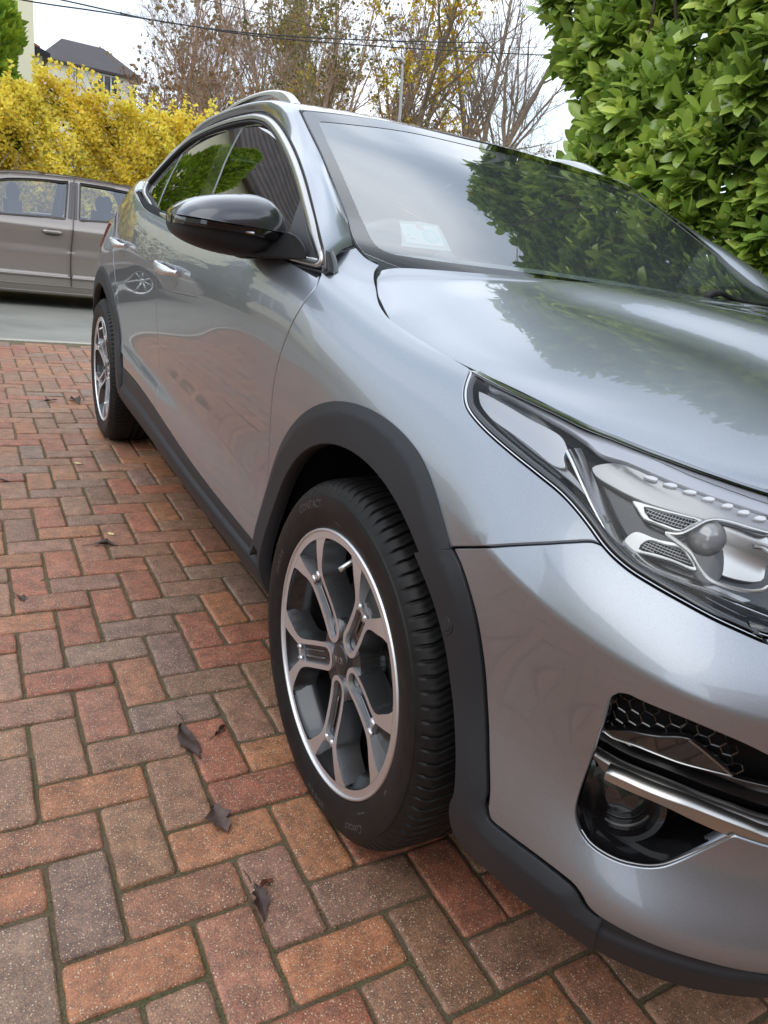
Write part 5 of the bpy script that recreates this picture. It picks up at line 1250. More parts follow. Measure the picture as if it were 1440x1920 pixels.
V_ = np.c_[gx1.ravel(), gy1.ravel(), gz.ravel()]; i_, j_ = np.meshgrid(np.arange(259), np.arange(299), indexing='ij')
F_ = np.stack([i_*300+j_, (i_+1)*300+j_, (i_+1)*300+j_+1, i_*300+j_+1], -1).reshape(-1, 4)
mesh_obj('joint_sand', V_, F_, jm, smooth=True, kind='structure')
# moss tufts in the near joints
def leafcloud(name, T, TFc, pos, fwd, up, size, mt, parent=None, tint=None, **k):
    """many small leaves in one mesh. T: template with x across, y along, z normal"""
    pos = np.asarray(pos); n = len(pos); f = fwd/np.linalg.norm(fwd, axis=1)[:, None]; s = np.cross(f, up); s /= np.linalg.norm(s, axis=1)[:, None]+1e-9; u = np.cross(s, f)
    size = np.asarray(size).reshape(-1, 1, 1)*np.ones((n, 1, 1))
    V = pos[:, None]+size*(T[None, :, 0, None]*s[:, None]+T[None, :, 1, None]*f[:, None]+T[None, :, 2, None]*u[:, None])
    m_ = len(T); F = (TFc[None]+(np.arange(n)*m_)[:, None, None]).reshape(-1, TFc.shape[1])
    vc = None if tint is None else np.repeat(tint, m_, axis=0)
    return mesh_obj(name, V.reshape(-1, 3), F, mt, parent, vcol=vc, **k)
def leafmat(name, base, rough=.4, trans=.3, gloss=.5, var=.25):
    mm = mat(name, base, rough, spec=gloss); t = NT(mm); va = t.n('ShaderNodeVertexColor', layer_name='tint')
    t.l(va.outputs[0], t.b.inputs['Base Color'])
    tr = t.n('ShaderNodeBsdfTranslucent'); t.l(va.outputs[0], tr.inputs[0]); mi = t.n('ShaderNodeMixShader', {0: trans})
    t.l(t.b.outputs[0], mi.inputs[1]); t.l(tr.outputs[0], mi.inputs[2]); t.l(mi.outputs[0], t.t.nodes['Material Output'].inputs[0]); return mm
def unit(n, r=rng):
    v = r.normal(size=(n, 3)); return v/np.linalg.norm(v, axis=1)[:, None]
n = 17000
# tufts sit along the joint lines of the pattern
gi = rng.integers(-4, 22, n); gj = rng.integers(-30, 14, n); hor = rng.random(n) < .5
px = BX0+(gi+np.where(hor, rng.random(n), 0))*BM; py = BY0-(gj+np.where(hor, 0, rng.random(n)))*BM
px += rng.normal(0, .0022, n); py += rng.normal(0, .0022, n)
k = (np.sin(px*9+3*np.sin(py*5))+np.sin(py*11+2*np.sin(px*7)) > rng.normal(-.1, .7, n)); px, py = px[k], py[k]; n = len(px)
TBl = np.array([(-.5, 0, 0), (.5, 0, 0), (.25, 1, .1), (-.25, 1, .1)]); TBf = np.array([(0, 1, 2, 3)])
d = unit(n); d[:, 2] = np.abs(d[:, 2])+.15
tn = np.array(srgb(96, 94, 60))*rng.uniform(.6, 1.4, (n, 1))*np.array([1, 1, .9])
leafcloud('joint_moss', TBl*[.5, 1, 1], TBf, np.c_[px, py, np.full(n, -.0045)], d, unit(n), rng.uniform(.002, .0048, n), leafmat('moss', (.1, .12, .04), .7, .2, .2), tint=tn, kind='stuff')
# road, kerb line, verge
rm = mat('asphalt', (.15, .15, .14), .55); t = NT(rm); n1 = t.noise(1.3, 5, .6); n2 = t.noise(160, 3, .8)
ra = t.ramp(n1.outputs['Fac'], [(.3, srgb(118, 118, 110)), (.7, srgb(142, 140, 130))]); t.l(t.mix(.35, ra.outputs[0], n2.outputs['Fac'], 'OVERLAY'), t.b.inputs['Base Color']); t.bump(n2.outputs['Fac'], .5, .003)
def sheet(name, x0, x1, ys, zs, mt, nx=2, **k):
    xs = np.linspace(x0, x1, nx); V = [(x, y, z) for x in xs for y, z in zip(ys, zs)]; m_ = len(ys)
    F = [(i*m_+j, (i+1)*m_+j, (i+1)*m_+j+1, i*m_+j+1) for i in range(nx-1) for j in range(m_-1)]
    return mesh_obj(name, V, F, mt, smooth=False, **k)
sheet('road', -40, 40, [5.40, 6.2, 7.2, 10.2], [-.006, -.03, -.085, -.12], rm, kind='structure')
km = tinted('kerb_stone', srgb(172, 166, 152), .7, .15, 30, .001)
mb = MB(); mb.box(-40, 40, 5.315, 5.395, -.08, .002); autosmooth(mb.obj('kerb', km, kind='structure'), 30)
mb = MB(); mb.box(-40, 40, 10.21, 10.33, -.2, -.02); mb.obj('kerb', km, kind='structure')
gm = tinted('ground_soil', srgb(84, 84, 58), .9, .3, 3, .01)
# far ground rises into a wooded slope
xs = np.linspace(-140, 200, 70); ys = np.r_[10.33, 12, 16, 22, 30, 40, 55, 75, 100, 140, 300, 900]
def gh(x, y):
    return -.05+np.where(y > 14, np.interp(y, [14, 25, 40, 60, 100, 140, 300, 900], [0, 1.3, 3.0, 6.2, 12, 16, 17, 17]), 0)*(.55+.45*sm(x, 0, 40))+.3*np.sin(x*.13+y*.07)*sm(y, 15, 60)
V_ = np.array([(x, y, float(gh(np.array(x), np.array(y)))) for x in xs for y in ys]); m_ = len(ys)
F_ = np.array([(i*m_+j, (i+1)*m_+j, (i+1)*m_+j+1, i*m_+j+1) for i in range(len(xs)-1) for j in range(m_-1)])
mesh_obj('hillside', V_, F_, tinted('hill', srgb(120, 104, 74), .95, .3, .15), smooth=True, kind='structure')
mb = MB(); mb.box(-150, -3.2, -60, 5.31, -.35, -.03); mb.box(3.4, 150, -60, 5.31, -.35, -.03); mb.box(-3.2, 3.4, -60, -2.6, -.35, -.012); mb.box(-150, 200, -150, 10.3, -.7, -.45); mb.obj('ground', gm, kind='structure')

# ================================================================== plants
LT = np.array([(0, 0, 0), (-.15, .12, .030), (0, .16, 0), (.15, .12, .030), (-.27, .38, .050), (0, .42, -.01), (.27, .38, .050), (-.285, .66, .03), (0, .68, -.035), (.285, .66, .03), (-.19, .88, -.02), (0, .90, -.07), (.19, .88, -.02), (0, 1.02, -.11)])*[.80, 1, 1]
LF = np.array([(0, 2, 1, 1), (0, 3, 2, 2), (1, 2, 5, 4), (2, 3, 6, 5), (4, 5, 8, 7), (5, 6, 9, 8), (7, 8, 11, 10), (8, 9, 12, 11), (10, 11, 13, 13), (11, 12, 13, 13)])
LF3 = []
for f in LF:
    g = list(dict.fromkeys(f.tolist()))
    LF3 += [g] if len(g) == 3 else [[g[0], g[1], g[2]], [g[0], g[2], g[3]]]
LF3 = np.array(LF3)
def shoots(pts, outn, nleaf, length, r, droop=.35, spread=.9, col=None, cvar=.25):
    """rosettes of leaves round shoot tips"""
    n = len(pts); ax = outn+np.array([0, 0, .45])+r.normal(0, .35, (n, 3)); ax /= np.linalg.norm(ax, axis=1)[:, None]
    ref = unit(n, r); a = np.cross(ax, ref); a /= np.linalg.norm(a, axis=1)[:, None]; b = np.cross(ax, a)
    P = []; Fw = []; Up = []; S = []; T_ = []
    for q in range(nleaf):
        th = q*2.4+r.normal(0, .25, n); el = .25+.75*(q/nleaf)+r.normal(0, .12, n)
        rad = np.cos(th)[:, None]*a+np.sin(th)[:, None]*b
        d = rad*(np.sin(el*1.35)*spread)[:, None]+ax*np.cos(el*1.25)[:, None]; d[:, 2] -= droop*(q/nleaf)+.05
        d /= np.linalg.norm(d, axis=1)[:, None]
        P.append(pts-ax*(.006+.012*q)[..., None] if np.isscalar(q) is False else pts-ax*(.006+.012*q)); Fw.append(d); Up.append(ax*.9+rad*-.1+r.normal(0, .12, (n, 3))+[0, 0, .35]); S.append(length*r.uniform(.7, 1.15, n)*(.75+.35*q/nleaf))
    return np.concatenate(P), np.concatenate(Fw), np.concatenate(Up), np.concatenate(S)
def tubes(P, rad, sides=4):
    """batch of tapered tubes. P: n,k,3  rad: n,k"""
    P = np.asarray(P, float); n, k, _ = P.shape; T = np.gradient(P, axis=1); T /= np.linalg.norm(T, axis=2)[..., None]+1e-12
    ref = np.where(np.abs(T[:, :1, 2:3]) < .9, np.array([0, 0, 1.]), np.array([1., 0, 0])); A = np.cross(T, ref*np.ones_like(T)); A /= np.linalg.norm(A, axis=2)[..., None]+1e-12; B = np.cross(T, A)
    th = np.linspace(0, 2*np.pi, sides, endpoint=False)
    V = P[:, :, None]+rad[:, :, None, None]*(np.cos(th)[None, None, :, None]*A[:, :, None]+np.sin(th)[None, None, :, None]*B[:, :, None])
    i, s, j = np.meshgrid(np.arange(n), np.arange(k-1), np.arange(sides), indexing='ij'); b = i*k*sides
    F = np.stack([b+s*sides+j, b+s*sides+(j+1) % sides, b+(s+1)*sides+(j+1) % sides, b+(s+1)*sides+j], -1).reshape(-1, 4)
    return V.reshape(-1, 3), F
def grow(base_pts, base_dir, base_len, base_r, levels, kids, lenf, radf, ang, up=.15, seed=0, k=5, gn=.12, start=.25):
    """branch skeletons; returns list per level of (P, rad)"""
    r = np.random.default_rng(seed); out = []
    p0 = np.array(base_pts, float); d = np.array(base_dir, float); L_ = np.array(base_len, float); R0 = np.array(base_r, float)
    for lv in range(levels):
        n = len(p0); P = np.zeros((n, k, 3)); P[:, 0] = p0; dd = d.copy(); 
        for q in range(1, k):
            dd = dd+r.normal(0, gn*(1+.5*lv), (n, 3))+np.array([0, 0, up*.25]); dd /= np.linalg.norm(dd, axis=1)[:, None]; P[:, q] = P[:, q-1]+dd*(L_/(k-1))[:, None]
        tip = .25 if lv < levels-1 else .4
        rad = R0[:, None]*np.linspace(1, tip, k)[None]
        out.append((P, rad))
        if lv == levels-1: break
        m_ = kids[lv]; t_ = r.uniform(start if lv == 0 else .15, 1., (n, m_)); fi = t_*(k-1); i0 = np.clip(fi.astype(int), 0, k-2); fr = (fi-i0)[..., None]
        ii = np.arange(n)[:, None]
        pos = P[ii, i0]*(1-fr)+P[ii, i0+1]*fr; tg = P[ii, i0+1]-P[ii, i0]; tg /= np.linalg.norm(tg, axis=2)[..., None]
        rv = r.normal(size=(n, m_, 3)); pr = rv-tg*(rv*tg).sum(2)[..., None]; pr /= np.linalg.norm(pr, axis=2)[..., None]
        a = R(ang[lv])*r.uniform(.6, 1.25, (n, m_))[..., None]
        nd = tg*np.cos(a)+pr*np.sin(a)+np.array([0, 0, up]); nd /= np.linalg.norm(nd, axis=2)[..., None]
        ln_ = L_[:, None]*lenf[lv]*(1.1-.55*t_)*r.uniform(.7, 1.2, (n, m_)); rr_ = (R0[:, None]*(1-.75*t_))*radf[lv]
        p0 = pos.reshape(-1, 3); d = nd.reshape(-1, 3); L_ = ln_.ravel(); R0 = rr_.ravel()
    return out
def merge(parts):
    V = []; F = []; b = 0
    for v, f in parts: V.append(v); F.append(f+b); b += len(v)
    return np.concatenate(V), np.concatenate(F)
# ---------------------------------------------------------------- laurel hedge on the right
def laurel():
    r = np.random.default_rng(3)
    root = empty('laurel_hedge', (2.6, 0, 0), label='tall cherry laurel hedge with large glossy green leaves along the right side of the driveway', cat='hedge')
    inv = lambda V: V
    def bump_(y, z): return .16*np.sin(y*2.1+z*1.3)+.10*np.sin(y*4.7-z*3.1+1)+.06*np.sin(y*9+z*7)
    XF, YE, ZT = 2.34, 2.62, 3.05
    P = []; N = []
    def face(n, y0, y1, z0, z1):
        y = r.uniform(y0, y1, n); z = r.uniform(z0, z1, n); dpt = np.abs(r.normal(0, .10, n)); x = XF+bump_(y, z)*.8+dpt-.12*np.sin(np.clip(z/ZT, 0, 1)*3.1)
        k = (z < ZT+.12*np.sin(y*3)+.25*np.sin(y*1.3)) & (y < YE-.05+.22*np.sin(z*2.6+.8)+.12*np.sin(z*6)-.10*(z > 2.2)*(z-2.2))
        return np.c_[x, y, z][k], np.tile([-1., -.15, .1], (k.sum(), 1))
    a, b = face(4300, .2, 3.2, .4, 3.6); P.append(a); N.append(b)
    a, b = face(1400, -3.2, .2, .2, 3.6); P.append(a); N.append(b)
    n = 900; x = r.uniform(XF, XF+.9, n); z = r.uniform(.1, ZT, n); y = YE+.20*np.sin(z*2.6+.8)+.12*np.sin(z*6)-np.abs(r.normal(0, .1, n))-.10*(z > 2.2)*(z-2.2); P.append(np.c_[x, y, z]); N.append(np.tile([-.3, .9, .1], (n, 1)))
    n = 900; x = r.uniform(XF, XF+.9, n); y = r.uniform(-3.2, YE, n); z = ZT+.12*np.sin(y*3)+.25*np.sin(y*1.3)-np.abs(r.normal(0, .1, n)); P.append(np.c_[x, y, z]); N.append(np.tile([-.2, 0, 1.], (n, 1)))
    P = np.concatenate(P); N = np.concatenate(N)
    pos, fw, up, S = shoots(P, N, 8, .135, r)
    S = S*r.uniform(.55, 1.12, len(S))
    n = len(pos); n0 = len(P)
    sh_t = np.tile(r.uniform(0, 1, n0), 8); q = np.repeat(np.arange(8), n0)
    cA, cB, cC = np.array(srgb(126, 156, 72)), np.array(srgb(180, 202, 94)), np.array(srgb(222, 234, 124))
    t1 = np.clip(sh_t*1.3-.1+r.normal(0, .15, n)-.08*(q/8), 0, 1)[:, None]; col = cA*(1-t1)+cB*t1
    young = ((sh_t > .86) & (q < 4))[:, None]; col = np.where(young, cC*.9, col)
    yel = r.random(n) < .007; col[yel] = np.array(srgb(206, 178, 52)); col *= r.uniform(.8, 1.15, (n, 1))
    mt = leafmat('laurel_leaf', (.1, .2, .05), .22, .25, .7); t = NT(mt); 
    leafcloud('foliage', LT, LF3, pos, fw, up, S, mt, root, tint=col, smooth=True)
    # inner, darker filler leaves
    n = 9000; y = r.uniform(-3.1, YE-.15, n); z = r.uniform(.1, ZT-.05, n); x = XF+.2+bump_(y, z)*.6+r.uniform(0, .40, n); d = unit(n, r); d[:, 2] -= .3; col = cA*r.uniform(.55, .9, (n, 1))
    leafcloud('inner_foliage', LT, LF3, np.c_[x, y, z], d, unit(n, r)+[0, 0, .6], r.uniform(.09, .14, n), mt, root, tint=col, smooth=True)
    # stems
    ny = 15; by = np.linspace(-3, 1.9, ny); g = grow(np.c_[np.full(ny, 2.75), by, np.full(ny, -.03)], np.tile([-.05, 0, 1.], (ny, 1)), np.full(ny, 2.9), np.full(ny, .022), 3, [9, 5], [.32, .5], [.5, .5], [50, 45], seed=5, gn=.07, start=.1)
    V, F = merge([tubes(p, q_, 5) for p, q_ in g]); mesh_obj('stems', V, F, tinted('laurel_bark', srgb(70, 58, 42), .8, .2, 30), root)
    root.location = (0, 0, 0)
laurel()
# ---------------------------------------------------------------- yellow hedge over the road
QT = np.array([(-.38, .25, .06), (0, 0, 0), (.38, .25, .06), (.30, .75, 0), (0, 1.0, -.08), (-.30, .75, 0), (0, .5, -.03)]); QF = np.array([(1, 2, 6), (2, 3, 6), (3, 4, 6), (4, 5, 6), (5, 0, 6), (0, 1, 6)])
def yellow_hedge():
    r = np.random.default_rng(4)
    root = empty('yellow_hedge', (0, 0, 0), label='bushy golden yellow hedge behind the parked beige hatchback', cat='hedge')
    tz = lambda x: np.interp(x, [-3, -.1, .3, .62, .9, 1.29, 2., 2.74, 3., 3.6, 5], [2.4, 2.40, 2.48, 2.68, 2.54, 2.48, 2.42, 2.47, 2.58, 2.4, 2.3])
    n = 100000; x = r.uniform(-1.4, 4.2, n); z = r.uniform(-.05, 2.85, n)
    bmp = .14*np.sin(x*3.1+z*2)+.10*np.sin(x*6.7-z*4)+.06*np.sin(x*13+z*11)
    top = tz(x)+.05*np.sin(x*17)+.04*np.sin(x*31); y = 10.75+bmp+np.clip(z-1.9, 0, 1)*.45+np.abs(r.normal(0, .11, n)); k = z < top
    x, y, z = x[k], y[k], z[k]; n = len(x)
    hole = (np.sin(x*5.1+1)*np.sin(z*6.3+x*2) < -.80) & (r.random(n) < .75); x, y, z = x[~hole], y[~hole], z[~hole]; n = len(x)
    P = [np.c_[x, y, z]]
    # long shoots standing out of the top
    ns = 90; sx = r.uniform(-1, 4.5, ns); st = tz(sx)-.05; tips = []
    for a, b in zip(sx, st):
        L_ = r.uniform(.08, .30); dx = r.normal(0, .25); m_ = int(L_*90); q = r.random(m_); tips.append(np.c_[a+dx*L_*q+r.normal(0, .014, m_), 10.9+r.normal(0, .2)+r.normal(0, .014, m_), b+L_*q])
    P += tips; P = np.concatenate(P); n = len(P)
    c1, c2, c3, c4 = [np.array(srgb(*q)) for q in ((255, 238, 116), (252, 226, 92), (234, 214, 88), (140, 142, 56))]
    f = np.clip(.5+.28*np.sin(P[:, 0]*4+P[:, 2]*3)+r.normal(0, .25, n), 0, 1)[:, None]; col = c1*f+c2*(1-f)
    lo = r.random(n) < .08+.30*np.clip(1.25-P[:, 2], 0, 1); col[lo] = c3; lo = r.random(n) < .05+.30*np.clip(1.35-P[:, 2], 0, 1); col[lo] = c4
    col *= r.uniform(.75, 1.2, (n, 1)); d = unit(n, r); d[:, 2] = d[:, 2]*.7+.25; d[:, 1] -= .35
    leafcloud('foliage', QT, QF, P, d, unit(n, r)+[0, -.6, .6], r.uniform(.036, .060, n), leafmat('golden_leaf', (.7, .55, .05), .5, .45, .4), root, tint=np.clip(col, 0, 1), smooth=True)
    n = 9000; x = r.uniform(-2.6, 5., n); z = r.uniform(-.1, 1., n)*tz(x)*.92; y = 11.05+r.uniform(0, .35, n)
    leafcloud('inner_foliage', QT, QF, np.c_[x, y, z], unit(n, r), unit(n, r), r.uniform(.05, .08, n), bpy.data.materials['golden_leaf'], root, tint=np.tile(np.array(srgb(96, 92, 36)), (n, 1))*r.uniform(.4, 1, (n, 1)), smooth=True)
    nb = 60; g = grow(np.c_[r.uniform(-2.5, 5, nb), r.uniform(10.9, 11.2, nb), np.full(nb, -.1)], np.c_[r.normal(0, .25, nb), r.normal(-.1, .1, nb), np.ones(nb)], r.uniform(1.6, 2.1, nb), np.full(nb, .012), 3, [7, 4], [.35, .5], [.5, .6], [40, 45], seed=8)
    V, F = merge([tubes(p, q_, 4) for p, q_ in g]); mesh_obj('stems', V, F, tinted('pale_bark', srgb(176, 160, 142), .8, .2, 30), root)
yellow_hedge()
def conifer(name, x, y, h, rad, seed, label, cols, dens=1.0):
    r = np.random.default_rng(seed); root = empty(name, (x, y, -.1), label=label, cat='conifer')
    n = int(11000*dens); z = r.uniform(0, 1, n)**.8; rr = rad*(1-z**4.5)*(.82+.12*np.sin(z*31)+.12*r.random(n)); a = r.uniform(0, 2*np.pi, n); rr *= 1+.10*np.sin(a*5+z*9)
    P = np.c_[rr*np.cos(a), rr*np.sin(a), z*h]; d = np.c_[np.cos(a), np.sin(a), r.uniform(.5, 1.4, n)]+r.normal(0, .25, (n, 3))
    FT = np.array([(-.16, 0, 0), (.16, 0, 0), (.30, .45, .02), (.0, 1., 0), (-.30, .45, .02)]); FF = np.array([(0, 1, 2), (0, 2, 4), (4, 2, 3)])
    f = r.random(n)[:, None]; col = (np.array(cols[0])*f+np.array(cols[1])*(1-f))*r.uniform(.7, 1.2, (n, 1))
    leafcloud('foliage', FT, FF, P, d, unit(n, r)+np.c_[np.cos(a), np.sin(a), np.zeros(n)], r.uniform(.08, .17, n), leafmat('conifer_leaf', (.1, .2, .05), .6, .25, .3), root, tint=col)
    mb = MB(); mb.tube([(0, 0, 0), (.02, 0, h*.5), (0, 0, h*.97)], [.06, .04, .01], 7); mb.obj('trunk', tinted('conifer_bark', srgb(84, 62, 46), .9), root)
    return root
conifer('conifer', -.44, 11.9, 5.0, .84, 21, 'bright green feathery conifer at the left edge beside the yellow hedge', [srgb(168, 190, 60), srgb(112, 146, 46)])
conifer('conifer', -3.4, 11.2, 3.4, .8, 22, 'dark green conifer standing left of the feathery one', [srgb(60, 88, 34), srgb(44, 70, 30)], .7)
# ---------------------------------------------------------------- trees and scrub behind
bark = tinted('bark', srgb(116, 100, 80), .9, .25, 6, .01); bark2 = tinted('bark_grey', srgb(128, 114, 98), .9, .2, 6); twigm = tinted('twig_brown', srgb(156, 130, 108), .9, .25, 1.5); twigo = tinted('twig_olive', srgb(136, 126, 88), .9, .25, 1.5)  # bark and twig colours lightened in place of distance haze
lfm = leafmat('autumn_leaf', (.5, .4, .05), .6, .4, .3)
def tree(name, x, y, z, label, group, n0, h, r0, kids, lenf, ang, seed, mt, leaves=None, up=.25, spread=.25, lsize=.10, radf=(.5, .55, .6, .7), gn=.10, start=.25, cat='tree', sides=5):
    r = np.random.default_rng(seed); root = empty(name, (0, 0, 0), label=label, cat=cat, group=group)
    b = np.c_[x+r.normal(0, .18, n0)*(n0 > 1), y+r.normal(0, .18, n0)*(n0 > 1), np.full(n0, z-.2)]; d = np.c_[r.normal(0, spread, n0)*(n0 > 1), r.normal(0, spread, n0)*(n0 > 1), np.ones(n0)]; d /= np.linalg.norm(d, axis=1)[:, None]
    g = grow(b, d, h*r.uniform(.8, 1.05, n0), r0*r.uniform(.7, 1, n0), len(kids)+1, kids, lenf, radf, ang, up=up, seed=seed+1, gn=gn, start=start, k=6)
    V, F = tubes(*g[0], 9); mesh_obj('trunk', V, F, mt, root)
    V, F = merge([tubes(p, np.maximum(q, .0045), sides if i < 2 else 3) for i, (p, q) in enumerate(g[1:])]); mesh_obj('crown', V, F, mt, root)
    if leaves:
        cnt, cols, zr = leaves; P = g[-1][0].reshape(-1, 3); k = r.integers(0, len(P), cnt*3); Q = P[k]+r.normal(0, .06, (cnt*3, 3)); w_ = (Q[:, 2] > zr[0]) & (Q[:, 2] < zr[1]); Q = Q[w_][:cnt]
        patch = np.sin(Q[:, 0]*2.3+Q[:, 2]*1.7)+np.sin(Q[:, 2]*3.1-Q[:, 0]) > r.normal(-.2, .6, len(Q)); Q = Q[patch]; n = len(Q)
        ci = r.integers(0, len(cols), n); col = np.array([srgb(*c) for c in cols])[ci]*r.uniform(.8, 1.15, (n, 1))
        leafcloud('leaves', QT, QF, Q, unit(n, r), unit(n, r), r.uniform(.6, 1.2, n)*lsize, lfm, root, tint=np.clip(col, 0, 1))
    return root
YL = [(206, 180, 40), (220, 196, 60), (176, 164, 48), (190, 140, 40)]
tree('maple_tree', 12.6, 24, 1.0, 'large tree with upright stems and sparse yellow leaves behind the lamp post', 'bare trees beyond the road', 3, 9.8, .21, [12, 8, 6], [.5, .5, .5], [38, 42, 45], 31, bark, (5200, YL, (5.2, 12)), spread=.22, lsize=.13)
tree('bare_tree', 21.0, 30, 2.0, 'leafless tree with a thick forking trunk left of the laurel hedge', 'bare trees beyond the road', 3, 11.5, .25, [12, 8, 7], [.55, .5, .48], [50, 45, 45], 36, bark2, None, spread=.16)
tree('bare_tree', 16.9, 33, 2.0, 'slender leafless tree between the yellow leaved tree and the thick trunked one', 'bare trees beyond the road', 1, 12, .15, [14, 8, 6], [.45, .5, .5], [48, 45, 45], 41, bark2, None)
tree('bare_tree', 6.6, 28, 1.0, 'thin leafless tree rising beside the dark roofed house', 'bare trees beyond the road', 5, 7.8, .09, [12, 8, 7], [.45, .5, .5], [36, 40, 45], 47, twigm, None, spread=.28)
tree('bare_tree', 8.8, 24, 1.0, 'tangled brown twiggy tree just right of the house', 'bare trees beyond the road', 4, 8.4, .08, [11, 8, 6], [.45, .5, .5], [40, 45, 50], 52, twigm, (900, [(150, 120, 60), (120, 116, 60)], (3, 7.5)), spread=.3, lsize=.09)
tree('olive_tree', 10.6, 26, 1.0, 'dense olive green twiggy tree left of the yellow leaved tree', 'bare trees beyond the road', 4, 9.0, .10, [11, 8, 6], [.42, .5, .5], [40, 45, 50], 57, twigo, (5200, [(112, 110, 58), (140, 130, 62), (96, 100, 52), (170, 152, 60)], (3.5, 10)), spread=.26, lsize=.12)
tree('bare_tree', 25.5, 34, 2.5, 'leafless tree partly hidden behind the laurel hedge top', 'bare trees beyond the road', 3, 11, .2, [9, 7, 5], [.5, .5, .48], [48, 45, 45], 63, bark2, None, spread=.2)
tree('bare_tree', 13.8, 38, 3, 'faint leafless tree far behind the yellow leaved tree', 'bare trees beyond the road', 2, 12, .16, [8, 6, 5], [.45, .5, .48], [42, 45, 45], 69, bark2, None, spread=.2)
for q_, (x_, y_, h_, lb_) in enumerate(((15.5, 46, 12, 'hazy far tree left of the lamp post'), (22., 50, 13, 'hazy far tree between the two large trunks'), (29., 52, 13, 'hazy far tree just left of the laurel hedge'), (9.5, 44, 10, 'hazy far tree behind the tangled brown tree'))):
    tree('far_tree', x_, y_, float(gh(np.array(x_), np.array(y_))), lb_, 'hazy trees on the slope', 4, h_, .14, [12, 8, 6], [.5, .5, .5], [48, 45, 45], 90+q_, twigm, (2600, [(150, 126, 90), (134, 122, 82)], (5, 24)), spread=.3, lsize=.22)
def bush(x, y, z, h, w, label, cols, mt, seed, cnt=5000, ls=.08):
    tree('scrub_bush', x, y, z, label, 'scrub bushes along the far verge', 12, h, .022, [9, 7, 4], [.55, .5, .5], [42, 48, 50], seed, mt, (cnt, cols, (z, z+h*1.5)) if cols else None, up=.12, spread=w, lsize=ls, cat='bush', start=.1, sides=4, gn=.16)
OL = [(118, 106, 60), (98, 96, 52), (146, 122, 76)]; OR = [(206, 104, 50), (222, 140, 60), (186, 84, 46), (200, 160, 60)]; BR = [(140, 106, 74), (160, 124, 88), (120, 96, 62)]; YG = [(190, 156, 52), (210, 170, 60), (160, 140, 56)]
BT = [(2.6, 15.0, 2.9, BR, twigm), (3.9, 15.5, 3.1, BR, twigm), (5.2, 15.6, 3.35, OL, twigo), (6.2, 16.5, 3.4, BR, twigm), (7.3, 17.2, 3.4, OL, twigo), (8.1, 17.6, 3.3, OR, twigm), (7.6, 18.6, 4.1, YG, twigo), (9.6, 18.5, 3.3, OR, twigm), (10.9, 19.2, 3.6, OL, twigo), (12.2, 19.0, 3.6, BR, twigm), (13.6, 19.6, 3.8, BR, twigm), (15.2, 20.5, 4.2, OL, twigo), (4.6, 18.5, 4.2, BR, twigm), (6.4, 19.8, 4.6, OL, twigm), (11.2, 23, 4.6, BR, twigm), (14.8, 24, 4.8, BR, twigm), (17.6, 25, 5.0, OL, twigm), (20, 26, 5.2, BR, twigm)]
BL = ['brown bramble bush at the right end of the yellow hedge', 'brown twiggy bush behind the first brambles', 'olive green bush behind the car roof rail', 'tangled brown bush above the car roof', 'low olive bush left of the orange leaves', 'bush with bright orange leaves above the windscreen', 'golden leaved bush left of the lamp post', 'small orange bush at the foot of the lamp post', 'olive bush just right of the lamp post', 'brown bush between the lamp post and the thick trunked tree', 'brown scrub below the thick trunked tree', 'olive scrub at the end of the laurel hedge', 'pale brown bush below the dark roofed house', 'olive bush behind the pale brown one', 'brown bush behind the yellow leaved tree', 'brown scrub in front of the slender bare tree', 'olive scrub left of the thick trunked tree', 'brown scrub behind the thick trunked tree']
for q, ((x, y, h, c, mt_), lb) in enumerate(zip(BT, BL)): bush(x, y, float(gh(np.array(x), np.array(y)))-.1, h, .55, lb, c, mt_, 200+q, cnt=2600 if y < 22 else 1600, ls=.10 if c is not OR else .13)

# ================================================================== second car
c2 = empty('parked_hatchback', (0, 0, -.118), label='beige hatchback parked across the road in front of the yellow hedge', cat='car')
mp = mat('beige_paint', (.34, .295, .26), .32, metal=.55, coat=1., coat_r=.03)
def S2(q, off=0.):
    q = np.atleast_2d(q); x, z = q[:, 0], q[:, 1]
    d = .012*np.exp(-((z-.89)/.02)**2)*0+np.interp(z, [.12, .24, .36, .37, .385, .60, .62, .66, .86, .885, .93, .985, 1.0, 1.38, 1.44], [.06, .015, .010, .0, .010, .004, .0, .012, .006, .0, .016, .045, .06, .285, .35])
    e = .30*np.clip((np.abs(x+.05)-1.55)/.45, 0, 1)**2
    return np.c_[x, 8.28+d+e-off, z]
zt = [(-2.0, .55), (-1.97, .72), (-1.85, .82), (-1.1, .98), (-.95, 1.02), (-.55, 1.26), (-.25, 1.365), (.05, 1.42), (.35, 1.448), (.65, 1.458), (1.0, 1.448), (1.3, 1.415), (1.55, 1.36), (1.75, 1.18), (1.86, .98), (1.90, .75), (1.88, .45)]
def a2(cx, r=.335, a0=180, a1=0): return [(cx+r*math.cos(a), .30+r*math.sin(a)) for a in np.linspace(R(a0), R(a1), 26)]
sil = join(cr(zt, .03), ln((1.88, .45), (1.86, .30), (1.62, .24)), a2(1.27, a0=-10, a1=190), ln((.93, .20), (-.85, .20)), a2(-1.20, a0=-10, a1=190), ln((-1.56, .22), (-1.95, .24), (-2.0, .4), (-2.0, .55)))
w1 = join(cr([(-.62, 1.02), (-.42, 1.20), (-.15, 1.31), (.1, 1.352), (.25, 1.366), (.515, 1.380)], .03), ln((.515, 1.380), (.455, .998), (-.2, .965), (-.62, .955), (-.62, 1.02)))
w2 = join(ln((.643, 1.383), (.93, 1.383), (1.163, 1.368)), cr([(1.163, 1.368), (1.22, 1.27), (1.30, 1.12), (1.34, 1.03)], .03), ln((1.34, 1.03), (.93, 1.02), (.60, 1.0), (.643, 1.383)))
